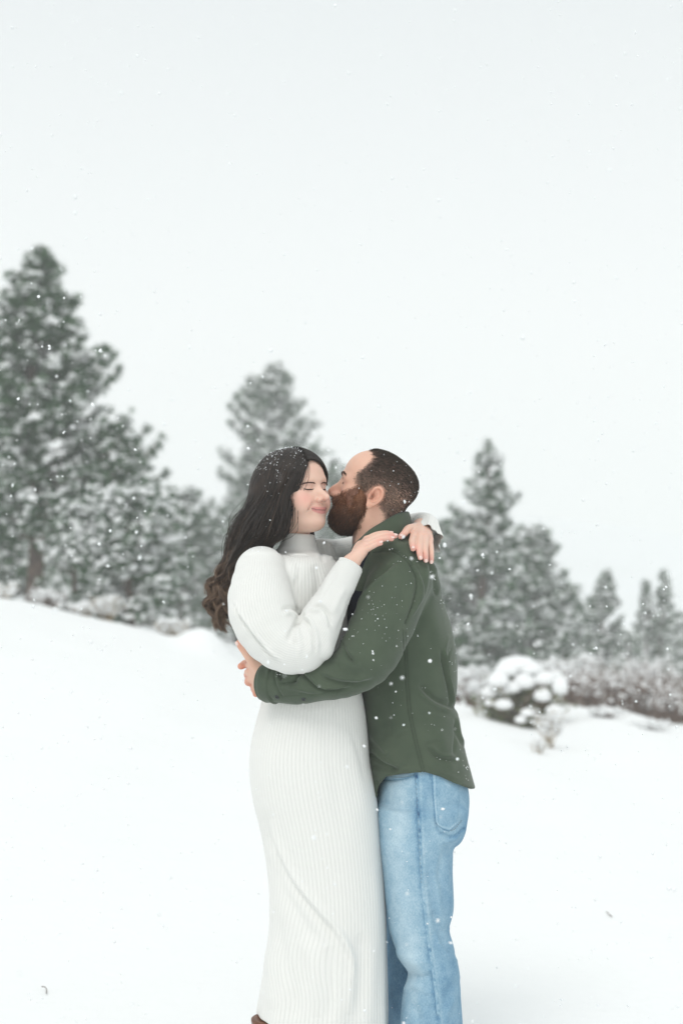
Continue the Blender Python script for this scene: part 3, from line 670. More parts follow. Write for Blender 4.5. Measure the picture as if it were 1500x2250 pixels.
def sm(x, a, b): t_ = np.clip((x - a) / (b - a), 0, 1); return t_ * t_ * (3 - 2 * t_)
def blob(q, c, r): return np.exp(-(((q - np.asarray(c)) / np.asarray(r)) ** 2).sum(1))
SKIN_W = np.array([.80, .555, .445]); SKIN_M = np.array([.75, .475, .355])
def lerp(c, tgt, k): return c + (np.asarray(tgt) - c) * k[:, None]
v, q, n = polymesh(f_woman, W(440, 2520, -.34), W(1010, 950, .34), .0026)
def lips_mask(L):
    cz = -.0642 + .0078 * (np.abs(L[:, 1]) / .031) ** 1.8
    w_ = np.clip(1 - (np.abs(L[:, 1]) / .0315) ** 2, 0, 1)
    return (L[:, 0] > .075) * sm(w_, 0, .2) * (1 - sm(np.abs(L[:, 2] - cz) / (.0012 + .0096 * np.sqrt(w_)), .75, 1.05))
def skin_w(v):
    L = HW.loc(v); aL = L.copy(); aL[:, 1] = np.abs(aL[:, 1]); c = np.tile(SKIN_W, (len(v), 1))
    hd = np.linalg.norm(L, axis=1) < .16
    c = lerp(c, (.84, .38, .33), .6 * hd * blob(aL, (.082, .046, -.030), (.035, .022, .022)))
    c = lerp(c, (.80, .38, .32), .5 * hd * blob(aL, (.118, 0, -.038), (.02, .014, .012)))
    c = lerp(c, (.60, .32, .26), .35 * hd * blob(aL, (.1, .014, -.050), (.015, .012, .006)))  # shade under the nose painted into the skin
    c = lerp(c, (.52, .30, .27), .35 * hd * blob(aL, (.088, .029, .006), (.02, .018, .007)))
    c = lerp(c, (.58, .22, .22), .9 * hd * lips_mask(L))
    c = lerp(c, (.14, .045, .045), .95 * hd * (L[:, 0] > .09) * (1 - sm(np.abs(L[:, 2] - (-.0640 + .0078 * (np.abs(L[:, 1]) / .031) ** 1.8)), .0008, .0022)) * (np.abs(L[:, 1]) < .031))
    c = lerp(c, (.16, .06, .05), .9 * hd * blob(aL, (.110, .0070, -.0415), (.006, .0036, .0030)))  # nostril shading painted as dark skin colour
    return c
def finger_tint(c, v, tips, rad, col, k):
    for t_ in tips: c = lerp(c, col, k * np.exp(-(((v - t_) ** 2).sum(1)) / rad ** 2))
    return c
col = skin_w(v); col = finger_tint(col, v, [f_[0][-1] for f_ in wn_f + wf_f], .016, (.78, .36, .31), .8)
col = finger_tint(col, v, wn_k + wf_k, .012, (.76, .40, .34), .5)
t = NT('skin'); a = t.attr('col', 'Color'); nz = t.noise(260, 3); nz2 = t.noise(38, 3)
c_ = t.mix(t.math('MULTIPLY', nz2, .35), a, (.62, .30, .22)); t.fin(c_, .48, t.bump(nz, .0006, .35), .4); M_skin = t.m
M_skin.node_tree.nodes['Principled BSDF'].inputs['Subsurface Weight'].default_value = .18
M_skin.node_tree.nodes['Principled BSDF'].inputs['Subsurface Radius'].default_value = (.012, .005, .003)
M_skin.node_tree.nodes['Principled BSDF'].inputs['Subsurface Scale'].default_value = 1.0
woman = empty('person', (float(W(680, 1500)[0]), 0, 0)); tag(woman, 'woman with long dark wavy hair in a white ribbed dress, eyes closed', 'person')
mesh_obj('body', v, q, M_skin, woman, colors={'col': col})
WB = (v, q, n)
v, q, n = polymesh(f_man, W(440, 2520, -.34), W(1060, 950, .40), .0026)
def beard_d(L):
    """signed measure of the beard region in head space: positive inside"""
    ay = np.abs(L[:, 1]); x, z = L[:, 0], L[:, 2]
    edge = np.interp(x, [-.01, .010, .022, .045, .075, .098, .105, .13], [.010, .012, .008, .002, -.018, -.031, -.037, -.038])
    back = x - np.interp(z, [-.13, -.10, -.06, -.03, .0, .03], [.030, .022, .012, .010, .016, .018])
    return np.minimum(edge - z, back)
def scalp_d(L):
    x, z = L[:, 0], L[:, 2]
    fr = np.interp(z, [-.09, -.055, -.02, 0, .013, .035, .06, .085, .095, .103, .12], [-.04, -.03, 0, .04, .052, .049, .028, .02, .03, .053, .06]) - x
    return np.minimum(fr, z + .075 + .25 * np.clip(x + .06, 0, 1))
def skin_m(v):
    L = HM.loc(v); aL = L.copy(); aL[:, 1] = np.abs(aL[:, 1]); c = np.tile(SKIN_M, (len(v), 1)); r = np.linalg.norm(L / [1, 1, 1], axis=1); hd = r < .165
    c = lerp(c, (.78, .33, .24), .6 * hd * blob(aL, (.12, 0, -.026), (.03, .018, .018)))
    c = lerp(c, (.74, .32, .21), .55 * hd * blob(aL, (-.010, .08, -.012), (.03, .03, .035)))
    c = lerp(c, (.75, .34, .25), .4 * hd * blob(aL, (.078, .046, -.028), (.03, .022, .018)))
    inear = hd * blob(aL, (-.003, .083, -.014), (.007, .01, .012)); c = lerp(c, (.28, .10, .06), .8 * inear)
    sc_ = hd * sm(scalp_d(L) + .004 * vnoise(L, 320, 3), -.003, .008)
    re_ = (aL - EARC) @ EARM; ear = ((re_[:, 0] / .0195) ** 2 + (re_[:, 2] / .032) ** 2 < 1) & (re_[:, 1] > -.0035)
    dark = np.clip(.72 - 2.2 * np.exp(-((L[:, 2] + .02) / .03) ** 2) * .12, 0, 1)
    dark = np.clip(.90 - .62 * np.exp(-((L[:, 2] + .01) / .035) ** 2), 0, 1)
    c = lerp(c, (.060, .042, .033), sc_ * dark * (~ear))
    bd = hd * sm(beard_d(L) + .003 * vnoise(L, 300, 5), -.002, .007) * (~ear)
    c = lerp(c, (.11, .045, .022), bd * .9)
    c = lerp(c, (.10, .03, .02), .9 * hd * blob(aL, (.113, .007, -.040), (.006, .0035, .0035)))  # nostril shading painted in here too
    return c
col = skin_m(v); col = finger_tint(col, v, [f_[0][-1] for f_ in ml_f + mr_f], .02, (.66, .25, .17), .75)
man = empty('person', (float(W(905, 1500)[0]), 0, 0)); tag(man, 'bearded man in olive green shirt and light jeans kissing the woman', 'person')
mesh_obj('body', v, q, M_skin, man, colors={'col': col})
MBm = (v, q, n)
# ------------------------------------------------------------ faces: lashes, brows, nails
def project(f, p, it=3):
    p = np.asarray(p, np.float32)
    for _ in range(it): p = p - f(p)[:, None] * grad(f, p, .0006)
    return p
def face_only(H, male): return lambda p: head_sdf(H.loc(p), male)
t = NT('dark_hair'); t.fin((.018, .012, .010), .5, spec=.3); M_lash = t.m
def face_curve(H, male, pts, rad, name, parent, mat, lift=.0004, n=14):
    P = H.wld(spline(np.array(pts, float), n)); f = face_only(H, male); P = project(f, P); P = P + grad(f, P, .001) * lift
    v, f_ = tubes(P[None], np.interp(np.linspace(0, 1, n), np.linspace(0, 1, len(rad)), rad), 6); return mesh_obj(name, v, f_, mat, parent)
for s_ in (-1, 1):
    lb = None
    face_curve(HW, False, [(.09, s_ * .0130, -.0020), (.092, s_ * .0185, -.0038), (.092, s_ * .026, -.0046), (.088, s_ * .0335, -.0040), (.084, s_ * .0395, -.0022), (.080, s_ * .045, -.0012)], [.0005, .0011, .0016, .0018, .0016, .0004], 'eyelashes', woman, M_lash)
    face_curve(HM, True, [(.09, s_ * .0165, .005), (.092, s_ * .023, .002), (.092, s_ * .031, .0008), (.088, s_ * .038, .0018), (.084, s_ * .045, .005)], [.0005, .0011, .0014, .0014, .0005], 'eyelashes', man, M_lash)
def brow(H, male, s_, parent, mat, zc, n, L, th, rad):
    f = face_only(H, male); r = np.random.default_rng(3 + s_ + 5 * male); u = r.uniform(0, 1, n)
    y = np.interp(u, [0, .55, 1], [.012, .036, .053]); z = np.interp(u, [0, .25, .6, 1], [zc - .002, zc + .001, zc + .0045, zc - .001]) + r.uniform(-1, 1, n) * th * np.interp(u, [0, .3, 1], [1, 1, .3]); x = np.interp(y, [.01, .03, .05], [.098, .092, .078])
    a = project(f, H.wld(np.stack([x, s_ * y, z], 1))); g_ = grad(f, a, .001)
    d_ = H.dirw(np.stack([-.35 * u, s_ * np.ones(n) * .9, .55 - 1.0 * u + r.normal(0, .15, n)], 1)); d_ /= np.linalg.norm(d_, axis=1, keepdims=True)
    Ls = L * r.uniform(.7, 1.2, (n, 1)); c = np.stack([a + g_ * .0002, a + d_ * Ls * .5 + g_ * .0011, a + d_ * Ls + g_ * .0008], 1)
    v, q = tubes(c, rad * np.array([1, .9, .4]), 3); return mesh_obj('eyebrow', v, q, mat, parent)
t = NT('brow_hair_brown'); t.fin((.13, .08, .06), .6, spec=.2); M_browW = t.m
t = NT('brow_hair_dark'); t.fin((.17, .105, .075), .6, spec=.2); M_browM = t.m
for s_ in (-1, 1):
    brow(HW, False, s_, woman, M_browW, .0125, 260, .0070, .0016, .00030)
    brow(HM, True, s_, man, M_browM, .0250, 240, .0080, .0028, .00032)
# teeth: a slim pale arc just inside the smile
t = NT('teeth'); t.fin((.78, .74, .68), .25, spec=.5); M_teeth = t.m
v, q_ = tubes(HW.wld(np.array([[(.0960, y_, -.0612 + 2 * abs(y_) ** 1.8) for y_ in np.linspace(-.016, .016, 9)]])), .0022 * np.array([.4, .8, 1, 1, 1, 1, 1, .8, .4]), 6)
mesh_obj('teeth', v, q_, M_teeth, woman)
# fingernails
t = NT('fingernail'); t.fin((.84, .62, .56), .22, spec=.6); M_nail = t.m
def nail(j, r, side, parent, f, w=.0044, l=.0056):
    a, b = np.array(j[-2]), np.array(j[-1]); d_ = (b - a) / np.linalg.norm(b - a); side = np.array(side, float); side -= d_ * (side @ d_); side /= np.linalg.norm(side); o_ = np.cross(d_, side)
    P = project(f, (b + d_ * r * .15 + side * r)[None])[0]; v = ICO2_[0] * [l, w, .0013]; v[:, 2] -= (v[:, 1] / w) ** 2 * .0012
    v = v[:, :1] * d_ + v[:, 1:2] * o_ + v[:, 2:] * side + P + side * .0001; mesh_obj('fingernail', v, ICO2_[1], M_nail, parent)
ICO2_ = ico(3)
for (j, r) in wn_f[:4]: nail(j, r[-1] * 1.1, (.15, -.62, .75), woman, f_woman)
for (j, r) in wf_f: nail(j, r[-1] * 1.1, (.0, -.95, .35), woman, f_woman)
nail(ml_f[4][0], .0094, (-.5, -.6, -.4), man, f_man, .006, .007)

# ------------------------------------------------------------ hair
def hair_mat(name, stops, rough=.42, spec=.45):
    t = NT(name); a = t.attr('tint'); c = t.ramp(a, stops); t.fin(c, rough, spec=spec); return t.m
M_hairW = hair_mat('dark_brown_hair', [(0, (.012, .009, .008)), (.4, (.036, .026, .021)), (.75, (.10, .062, .042)), (1, (.21, .135, .085))], .38, .5)
M_hairM = hair_mat('cropped_brown_hair', [(0, (.022, .016, .013)), (.5, (.065, .047, .036)), (1, (.19, .145, .11))], .6, .3)
M_beard = hair_mat('red_brown_beard', [(0, (.018, .010, .008)), (.35, (.060, .027, .015)), (.7, (.20, .080, .036)), (1, (.44, .24, .13))], .55, .3)
fW = face_only(HW, False); fM = face_only(HM, True)

# man: cropped hair over the scalp, sampled on the head surface
def surf_sample(v, q, n_, mask, count, r):
    tri = v[q[:, :3]]; cen = v[q].mean(1); k = np.nonzero(mask(cen))[0]; area = np.linalg.norm(np.cross(v[q[k, 1]] - v[q[k, 0]], v[q[k, 3]] - v[q[k, 0]]), axis=1)
    i = r.choice(k, count, p=area / area.sum()); a, b = r.uniform(0, 1, (2, count, 1))
    p = v[q[i, 0]] * (1 - a) * (1 - b) + v[q[i, 1]] * a * (1 - b) + v[q[i, 2]] * a * b + v[q[i, 3]] * (1 - a) * b
    nn = n_[q[i]].mean(1); return p, nn / np.linalg.norm(nn, axis=1, keepdims=True)
def short_hair(name, p, nn, flow, L, rad, lift, tint, mat, parent, jit=.35, r=rng, m=4):
    n_ = len(p); fl = flow + r.normal(0, jit, (n_, 3)); fl -= nn * (fl * nn).sum(1)[:, None]; fl /= np.linalg.norm(fl, axis=1, keepdims=True)
    L = np.asarray(L).reshape(-1, 1) * r.uniform(.6, 1.25, (n_, 1)); u = np.linspace(0, 1, m)
    c = p[:, None] + nn[:, None] * (L * lift)[:, None] * (u * (1.6 - .6 * u))[None, :, None] + fl[:, None] * L[:, None] * (u ** 1.1)[None, :, None] * (1 - lift * .4)
    v, f = tubes(c, rad * np.linspace(1, .35, m), 3); o = mesh_obj(name, v, f, mat, parent, attrs={'tint': np.repeat(tint, m * 3)}); tag(o, kind='stuff'); return o
rh = np.random.default_rng(21)
v, q, n = MBm
def msk(c, th_=0.0):
    L = HM.loc(c); aL = np.abs(L[:, 1:2]); re_ = (np.stack([L[:, 0], np.abs(L[:, 1]), L[:, 2]], 1) - EARC) @ EARM
    ear = (re_[:, 0] / .022) ** 2 + (re_[:, 2] / .036) ** 2 < 1
    return (np.linalg.norm(L, axis=1) < .16) & (scalp_d(L) + .004 * vnoise(L, 320, 3) > th_) & ~ear
p, nn = surf_sample(v, q, n, lambda c: msk(c, -.008), 27000, rh); L = HM.loc(p); k = scalp_d(L) + .004 * vnoise(L, 320, 3) > rh.normal(0, .0040, len(L)); p, nn, L = p[k], nn[k], L[k]
fl = HM.dirw(np.stack([-.85 + 0 * L[:, 0], 0 * L[:, 0], -.55 + 0 * L[:, 0]], 1)); side_ = np.exp(-((L[:, 2] + .01) / .05) ** 2)
tn = np.clip(.36 + .52 * side_ * (L[:, 0] > -.06) + rh.normal(0, .17, len(p)) + .12 * vnoise(L, 90, 2), 0, 1)
ln = np.interp(L[:, 2], [-.07, -.01, .04, .08], [.004, .0045, .0085, .010]) * np.clip(scalp_d(L) / .012, .45, 1)
short_hair('cropped_hair', p, nn, fl, ln, .00034, .45, tn, M_hairM, man, .3, rh)
# beard: a dense core and hairs over it
def beard_sdf(q):
    y = np.abs(q[:, 1]); qs = np.stack([q[:, 0], y, q[:, 2]], 1)
    d = ell(q, (.061, 0, -.078), (.050, .066, .046)); d = smin(d, ell(q, (.076, 0, -.098), (.036, .043, .030)), .02)
    d = smin(d, chain(qs, [(.030, .0585, -.030), (.030, .054, -.062), (.046, .048, -.092), (.068, .034, -.112)], [.012, .0165, .018, .018], 10), .014)
    d = smin(d, ell(q, (.099, 0, -.046), (.018, .026, .0105)), .012)
    d = smin(d, chain(qs, [(.033, .0610, .004), (.028, .0605, -.022), (.030, .054, -.058)], [.0085, .0115, .016], 8), .014)
    d = smin(d, chain(qs, [(.046, .054, -.028), (.070, .046, -.040), (.092, .030, -.046)], [.0115, .0115, .011], 8), .012)
    return smax(d, -(ell(q, (.1, 0, -.0585), (.016, .012, .003))), .004)
fb = lambda p: beard_sdf(HM.loc(p)) + .0012 * vnoise(p, 260, 9) + .0008 * vnoise(p, 610, 4)
v, q, n = polymesh(fb, HM.O + [-.16, -.1, -.2], HM.O + [.09, .1, .08], .0024)
L = HM.loc(v); tb_ = lambda L, nz: np.clip(.40 + 5.5 * (L[:, 2] + .085) + nz, 0, 1)  # tint darkens downward: partly hair colour, partly painted shade
b_o = mesh_obj('beard', v, q, M_beard, man, attrs={'tint': tb_(L, -.12)})
p, nn = surf_sample(v, q, n, lambda c: beard_sdf(HM.loc(c)) < 1, 15000, rh); L = HM.loc(p)
k = (fM(p) > -.003) | (p[:, 1] < HM.O[1]); p, nn, L = p[k], nn[k], L[k]
fl = HM.dirw(np.stack([.35 + 0 * L[:, 0], .0 * L[:, 0], -1 + 0 * L[:, 0]], 1)); tn = tb_(L, rh.normal(0, .17, len(p)))
o = short_hair('beard_hair', p - nn * .002, nn, fl, np.interp(L[:, 2], [-.12, -.06, -.03, .01], [.014, .012, .008, .005]), .00045, .38, tn, M_beard, b_o, .45, rh)
# stubble edge where beard and sideburn thin out on the cheek
v, q, n = MBm
def msk2(c):
    L = HM.loc(c); re_ = (np.stack([L[:, 0], np.abs(L[:, 1]), L[:, 2]], 1) - EARC) @ EARM
    bd = beard_d(L) + .003 * vnoise(L, 300, 5); return (np.linalg.norm(L, axis=1) < .165) & (bd > -.004) & ((re_[:, 0] / .022) ** 2 + (re_[:, 2] / .036) ** 2 > 1) & (L[:, 2] > -.11)
p, nn = surf_sample(v, q, n, msk2, 4500, rh); L = HM.loc(p); fl = HM.dirw(np.tile((.3, 0, -1.), (len(p), 1)))
short_hair('cheek_stubble', p, nn, fl, .006, .0004, .4, np.clip(.62 + rh.normal(0, .15, len(p)), 0, 1), M_beard, man, .4, rh, 3)

# woman: long hair. A dark core first, then thousands of strands in waves and curls
def cap_sdf(p):
    L = HW.loc(p)
    d = ell(L, (-.014, 0, .022), (.106, .089, .100)); d = smin(d, ell(L, (-.045, 0, -.03), (.075, .082, .09)), .03)
    # the face opening: a bent wall from the parting down past the temples
    ay = L[:, 1]
    front = np.interp(L[:, 2], [-.16, -.08, -.03, .0, .03, .055, .075, .09, .12], [.022, .022, .020, .028, .042, .060, .076, .098, .13])
    front = np.where(ay > 0, front + .030 * sm(L[:, 2], .0, .05) - .01 * (L[:, 2] < 0), front)
    return smax(d, L[:, 0] - front.astype(np.float32), .006)
core = [([W(600, 1075, -.03), W(585, 1130, -.03), W(572, 1175, .0), W(545, 1210, .03), W(520, 1250, .03), W(500, 1300, .02), W(500, 1350, .01)], [.06, .058, .05, .042, .032, .022, .012]),
        ([W(622, 1110, -.09), W(610, 1150, -.085), W(588, 1185, -.07), W(560, 1215, -.03)], [.018, .024, .022, .02])]
def f_core(p):
    d = cap_sdf(p)
    for P, r in core: d = smin(d, chain(p, P, r, 12), .02)
    return d
v, q, n = polymesh(f_core, W(455, 1400, -.2), W(740, 960, .2), .004)
v = v + n * (.0015 * vnoise(v * [1, 1, .15], 420, 8))[:, None].astype(np.float32)
M_core = hair_mat('inner_hair', [(0, (.012, .009, .008)), (1, (.05, .034, .026))], .6, .3)
h_o = mesh_obj('hair', v, q, M_core, woman, attrs={'tint': np.clip(.35 + .5 * vnoise(v * [1, 1, .12], 600, 8), 0, 1)})
CORE = (v, q, n)
rw = np.random.default_rng(31)
# guide locks, each row a path of (px, py, y)
Gd = [
 [(668, 1017, -.102), (661, 1038, -.118), (646, 1068, -.132), (633, 1100, -.134), (633, 1130, -.128), (632, 1150, -.122), (620, 1172, -.112), (598, 1189, -.10), (570, 1200, -.06), (540, 1222, -.02), (512, 1258, .0), (492, 1300, .0), (484, 1345, -.01), (500, 1385, -.02)],
 [(668, 1010, -.088), (648, 1034, -.125), (630, 1068, -.142), (622, 1102, -.142), (616, 1138, -.134), (607, 1166, -.118), (590, 1186, -.10), (566, 1200, -.06), (538, 1226, -.02), (505, 1262, .0), (488, 1305, .0), (482, 1350, .0), (508, 1392, -.01)],
 [(662, 1003, -.07), (630, 1030, -.122), (612, 1068, -.142), (602, 1105, -.142), (595, 1140, -.132), (580, 1172, -.115), (560, 1194, -.09), (538, 1218, -.05), (514, 1246, -.02), (494, 1282, .0), (478, 1320, .0), (480, 1362, .0), (498, 1395, .0)],
 [(652, 998, -.05), (612, 1025, -.11), (592, 1066, -.128), (582, 1105, -.128), (572, 1142, -.12), (556, 1172, -.10), (535, 1198, -.07), (516, 1228, -.04), (498, 1262, -.01), (480, 1296, .0), (472, 1330, .0), (484, 1368, .0), (488, 1392, .0)],
 [(640, 993, -.03), (596, 1020, -.08), (572, 1060, -.10), (562, 1102, -.10), (550, 1140, -.09), (533, 1172, -.07), (514, 1204, -.04), (500, 1238, -.01), (486, 1268, .01), (473, 1300, .01), (474, 1338, .01), (478, 1372, .01), (490, 1398, .01)],
 [(634, 991, -.02), (588, 1018, -.055), (564, 1058, -.07), (554, 1102, -.07), (542, 1140, -.06), (526, 1172, -.045), (510, 1205, -.02), (498, 1239, .0), (483, 1269, .015), (472, 1300, .015), (471, 1337, .015), (479, 1369, .015), (492, 1393, .015)],
 [(628, 991, -.01), (582, 1018, -.04), (560, 1056, -.05), (548, 1100, -.05), (537, 1140, -.045), (520, 1172, -.03), (506, 1206, -.01), (496, 1240, .01), (480, 1270, .02), (470, 1300, .02), (470, 1336, .02), (480, 1366, .02), (494, 1388, .02)],
 [(620, 990, .01), (574, 1020, .0), (555, 1056, .0), (545, 1100, .0), (534, 1140, .0), (518, 1172, .01), (508, 1206, .02), (500, 1240, .03), (490, 1270, .03), (480, 1300, .03), (480, 1336, .03), (490, 1366, .03), (500, 1380, .03)]]
NP = 52
Gs = [spline(np.array([W(*r_) for r_ in g_]), NP) for g_ in Gd]
def locks(nl, per, spread, curl, r, outl=0.0, tint0=.27, g_rng=(0, 7)):
    C_ = []; T_ = []
    for k in range(nl):
        g_ = g_rng[0] + (g_rng[1] - g_rng[0]) * r.uniform(0, 1) ** .8; i = min(int(g_), len(Gs) - 2); w_ = g_ - i; base = Gs[i] * (1 - w_) + Gs[i + 1] * w_
        u = np.linspace(0, 1, NP); ph = r.uniform(0, 6.28); tw = r.uniform(2.4, 3.6) * (1 if r.uniform() < .5 else -1); cr = curl * sm(u, .52, .80) * r.uniform(.5, 1.25)
        tan = np.gradient(base, axis=0); tan /= np.linalg.norm(tan, axis=1, keepdims=True); a = np.cross(tan, (0, 1, 0)); a /= np.linalg.norm(a, axis=1, keepdims=True); b = np.cross(tan, a)
        wave = .006 * sm(u, .2, .6) * np.sin(u * 15 + ph * 3)
        an = ph + tw * 2 * np.pi * sm(u, .45, 1.0) * 1.1
        base = base + a * (cr * np.cos(an) + wave)[:, None] + b * (cr * np.sin(an))[:, None]
        base = base + (r.normal(0, 1, 3) * [.005, .006, .004])[None] * sm(u, .1, .7)[:, None] * (1 + 1.2 * u[:, None]) + np.array([0, -1, 0]) * outl
        endcut = r.uniform(.82, 1.0)
        for s_ in range(per):
            off = r.normal(0, 1, 3) * spread; e = endcut * r.uniform(.93, 1.0); uu = np.linspace(0, e, NP)
            c = np.stack([np.interp(uu, u, base[:, j]) for j in range(3)], 1) + off[None] * (2.6 * (1 - sm(uu, .30, .62)) * sm(uu, -.05, .15) + .60)[:, None]
            c = c + (np.array([1, .6, 0]) * r.normal(0, .0012))[None] * np.sin(uu * r.uniform(8, 20) + r.uniform(0, 6))[:, None]
            C_.append(c); T_.append(np.clip(tint0 + .62 * sm(uu, .30, .80) + r.normal(0, .15) + .05 * np.sin(ph * 7), 0, 1))
    return np.array(C_), np.array(T_)
c1, t1 = locks(46, 58, .0040, .0150, rw)
c2, t2 = locks(30, 4, .0055, .017, rw, .002, .45)
cc = np.concatenate([c1, c2]); cc[..., 0] += .010 * np.linspace(0, 1, NP)[None] ** 2; tt = np.concatenate([t1, t2])
# strands over the head itself are pressed onto the cap
fcap = lambda p: smin(ell(HW.loc(p), (-.010, 0, .024), (.101, .086, .098)), smin(ell(HW.loc(p), (-.045, 0, -.03), (.075, .082, .09)), ell(HW.loc(p), (.03, 0, .035), (.069, .070, .071)), .02), .03); k = 25; sh = cc[:, :k].reshape(-1, 3).astype(np.float32)
dcap = fcap(sh); gcap = grad(fcap, sh, .001); lay = np.repeat(rw.uniform(.0006, .005, len(cc)), k) * np.tile(np.linspace(.4, 1.6, k), len(cc))
blend = np.tile(1 - sm(np.arange(k) / (k - 1), .55, 1.0), len(cc)); sh = sh - gcap * ((dcap - lay) * blend)[:, None]
cc[:, :k] = sh.reshape(len(cc), k, 3)
v, f = tubes(cc, .00062 * np.concatenate([np.linspace(.8, 1, 6), np.ones(NP - 12), np.linspace(1, .35, 6)]), 3)
o = mesh_obj('hair_strands', v, f, M_hairW, h_o, attrs={'tint': np.repeat(tt.ravel(), 3)}); tag(o, kind='stuff')
# hair on the far side of the parting, swept over the forehead, and the far lock below the jaw
def sheet(gs, n_, spread, r, tint0, press=True, m=18, curl=0):
    G_ = [spline(np.array([W(*x) for x in g_]), m) for g_ in gs]; C_ = []
    for k in range(n_):
        g_ = r.uniform(0, len(G_) - 1.001); i = int(g_); w_ = g_ - i; c = G_[i] * (1 - w_) + G_[i + 1] * w_ + r.normal(0, spread, 3)
        if curl: u = np.linspace(0, 1, m); ph = r.choice([0, 2.1, 4.2]) + r.normal(0, .25); c = c + np.stack([np.cos(ph + u * 9), np.sin(ph + u * 9), 0 * u], 1) * (curl * u)[:, None]
        C_.append(c)
    C_ = np.array(C_)
    if press:
        P = C_.reshape(-1, 3).astype(np.float32); g_ = grad(fcap, P, .001); P = P - g_ * (fcap(P) - np.repeat(r.uniform(.0004, .006, n_), m))[:, None]; C_ = P.reshape(C_.shape)
    v, f = tubes(C_, .0006 * np.linspace(1, .5, m), 3); T_ = np.clip(tint0 + r.normal(0, .1, n_), 0, 1)
    o = mesh_obj('hair_strands', v, f, M_hairW, h_o, attrs={'tint': np.repeat(T_, m * 3)}); tag(o, kind='stuff')
sheet([[(672, 1017, -.095), (684, 1012, -.088), (698, 1020, -.07), (706, 1034, -.05), (708, 1060, -.02)], [(668, 1008, -.085), (684, 1004, -.07), (700, 1014, -.05), (709, 1035, -.025), (711, 1066, 0)], [(660, 1000, -.06), (680, 996, -.04), (696, 1006, -.02), (708, 1030, .0), (711, 1068, .02)], [(645, 992, -.03), (666, 988, -.01), (688, 998, .0), (700, 1022, .03), (704, 1066, .04)]], 1500, .0022, rw, .24)
sheet([[(672, 1150, .03), (678, 1172, .02), (684, 1188, .0), (682, 1205, -.01), (676, 1212, -.01)], [(684, 1150, .04), (688, 1172, .03), (690, 1190, .01), (688, 1206, .0), (692, 1218, .0)]], 110, .0022, rw, .3, False, 18, .004)
sheet([[(662, 1030, -.118), (649, 1056, -.130), (636, 1086, -.136), (630, 1112, -.137), (632, 1138, -.132), (626, 1162, -.120), (608, 1184, -.104), (585, 1196, -.08)], [(650, 1036, -.128), (634, 1062, -.140), (624, 1092, -.143), (618, 1122, -.142), (620, 1146, -.136), (610, 1168, -.122), (592, 1188, -.104), (566, 1202, -.07)]], 620, .0016, rw, .34, False, 26)
# loose wisp in front of the ear
sheet([[(640, 1100, -.128), (634, 1128, -.130), (637, 1148, -.124), (633, 1168, -.112), (622, 1184, -.10)], [(637, 1100, -.13), (632, 1128, -.132), (635, 1148, -.126), (630, 1168, -.114), (616, 1186, -.104)]], 60, .0008, rw, .3, False, 20)
# ------------------------------------------------------------ clothes
def loft(p, rows, cyadd=0.0, pw=2.0):
    """rows: (py, left px, right px, depth centre, half depth); returns distance, angle field helpers"""
    A = np.array(rows, float); s = (A[:, 3] - CAM_Y) / FOC
    z = CAM_Z + (1300 - A[:, 0]) * s; cx = ((A[:, 1] + A[:, 2]) / 2 - 750) * s; rx = (A[:, 2] - A[:, 1]) / 2 * s
    o = np.argsort(z); z = z[o]; T = spline(np.stack([z, cx[o], rx[o], A[o, 3], A[o, 4]], 1), 6 * len(z))
    q = [np.interp(p[:, 2], T[:, 0], T[:, k]).astype(np.float32) for k in (1, 2, 3, 4)]
    x = (p[:, 0] - q[0]); y = (p[:, 1] - q[2]); a, b = q[1], q[3]
    k0 = np.sqrt((x / a) ** 2 + (y / b) ** 2) + 1e-6; k1 = np.sqrt((x / a ** 2) ** 2 + (y / b ** 2) ** 2) + 1e-6
    return k0 * (k0 - 1) / k1, x / a, y / b, z[0], z[-1]
def cut(p, pt, nrm):
    n_ = np.array(nrm, np.float32); n_ /= np.linalg.norm(n_); return (p - np.asarray(pt, np.float32)) @ n_
def tube_angle(v, pts, n=24):
    """angle of each vertex round a path, and arc position"""
    A = spline(np.asarray(pts), n); T = np.gradient(A, axis=0); T /= np.linalg.norm(T, axis=1, keepdims=True)
    _, t_ = chain(v.astype(np.float32), A, np.zeros(n), info=True); i = t_ * (n - 1)
    ip = lambda M: np.stack([np.interp(i, np.arange(n), M[:, k]) for k in range(3)], 1)
    c, t3 = ip(A), ip(T); u = np.cross(t3, (0, 1, 0)); u /= np.linalg.norm(u, axis=1, keepdims=True); w_ = np.cross(u, t3); r = v - c
    return np.arctan2((r * u).sum(1), (r * w_).sum(1) * np.where(w_[:, 1] > 0, -1, 1)), t_
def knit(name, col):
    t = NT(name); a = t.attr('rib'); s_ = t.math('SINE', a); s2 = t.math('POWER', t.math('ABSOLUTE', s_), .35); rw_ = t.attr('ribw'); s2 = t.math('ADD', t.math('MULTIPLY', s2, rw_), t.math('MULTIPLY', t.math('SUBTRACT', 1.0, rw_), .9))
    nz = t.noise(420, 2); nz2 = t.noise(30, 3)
    c = t.mix(s2, tuple(x * .90 for x in col), col); c = t.mix(t.math('MULTIPLY', nz2, .12), c, tuple(x * .9 for x in col))  # shade in the rib grooves painted into the colour
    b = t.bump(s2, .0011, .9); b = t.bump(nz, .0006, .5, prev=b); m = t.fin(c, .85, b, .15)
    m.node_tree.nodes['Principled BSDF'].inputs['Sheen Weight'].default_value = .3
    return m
M_knit = knit('ribbed_knit', (.80, .80, .77))

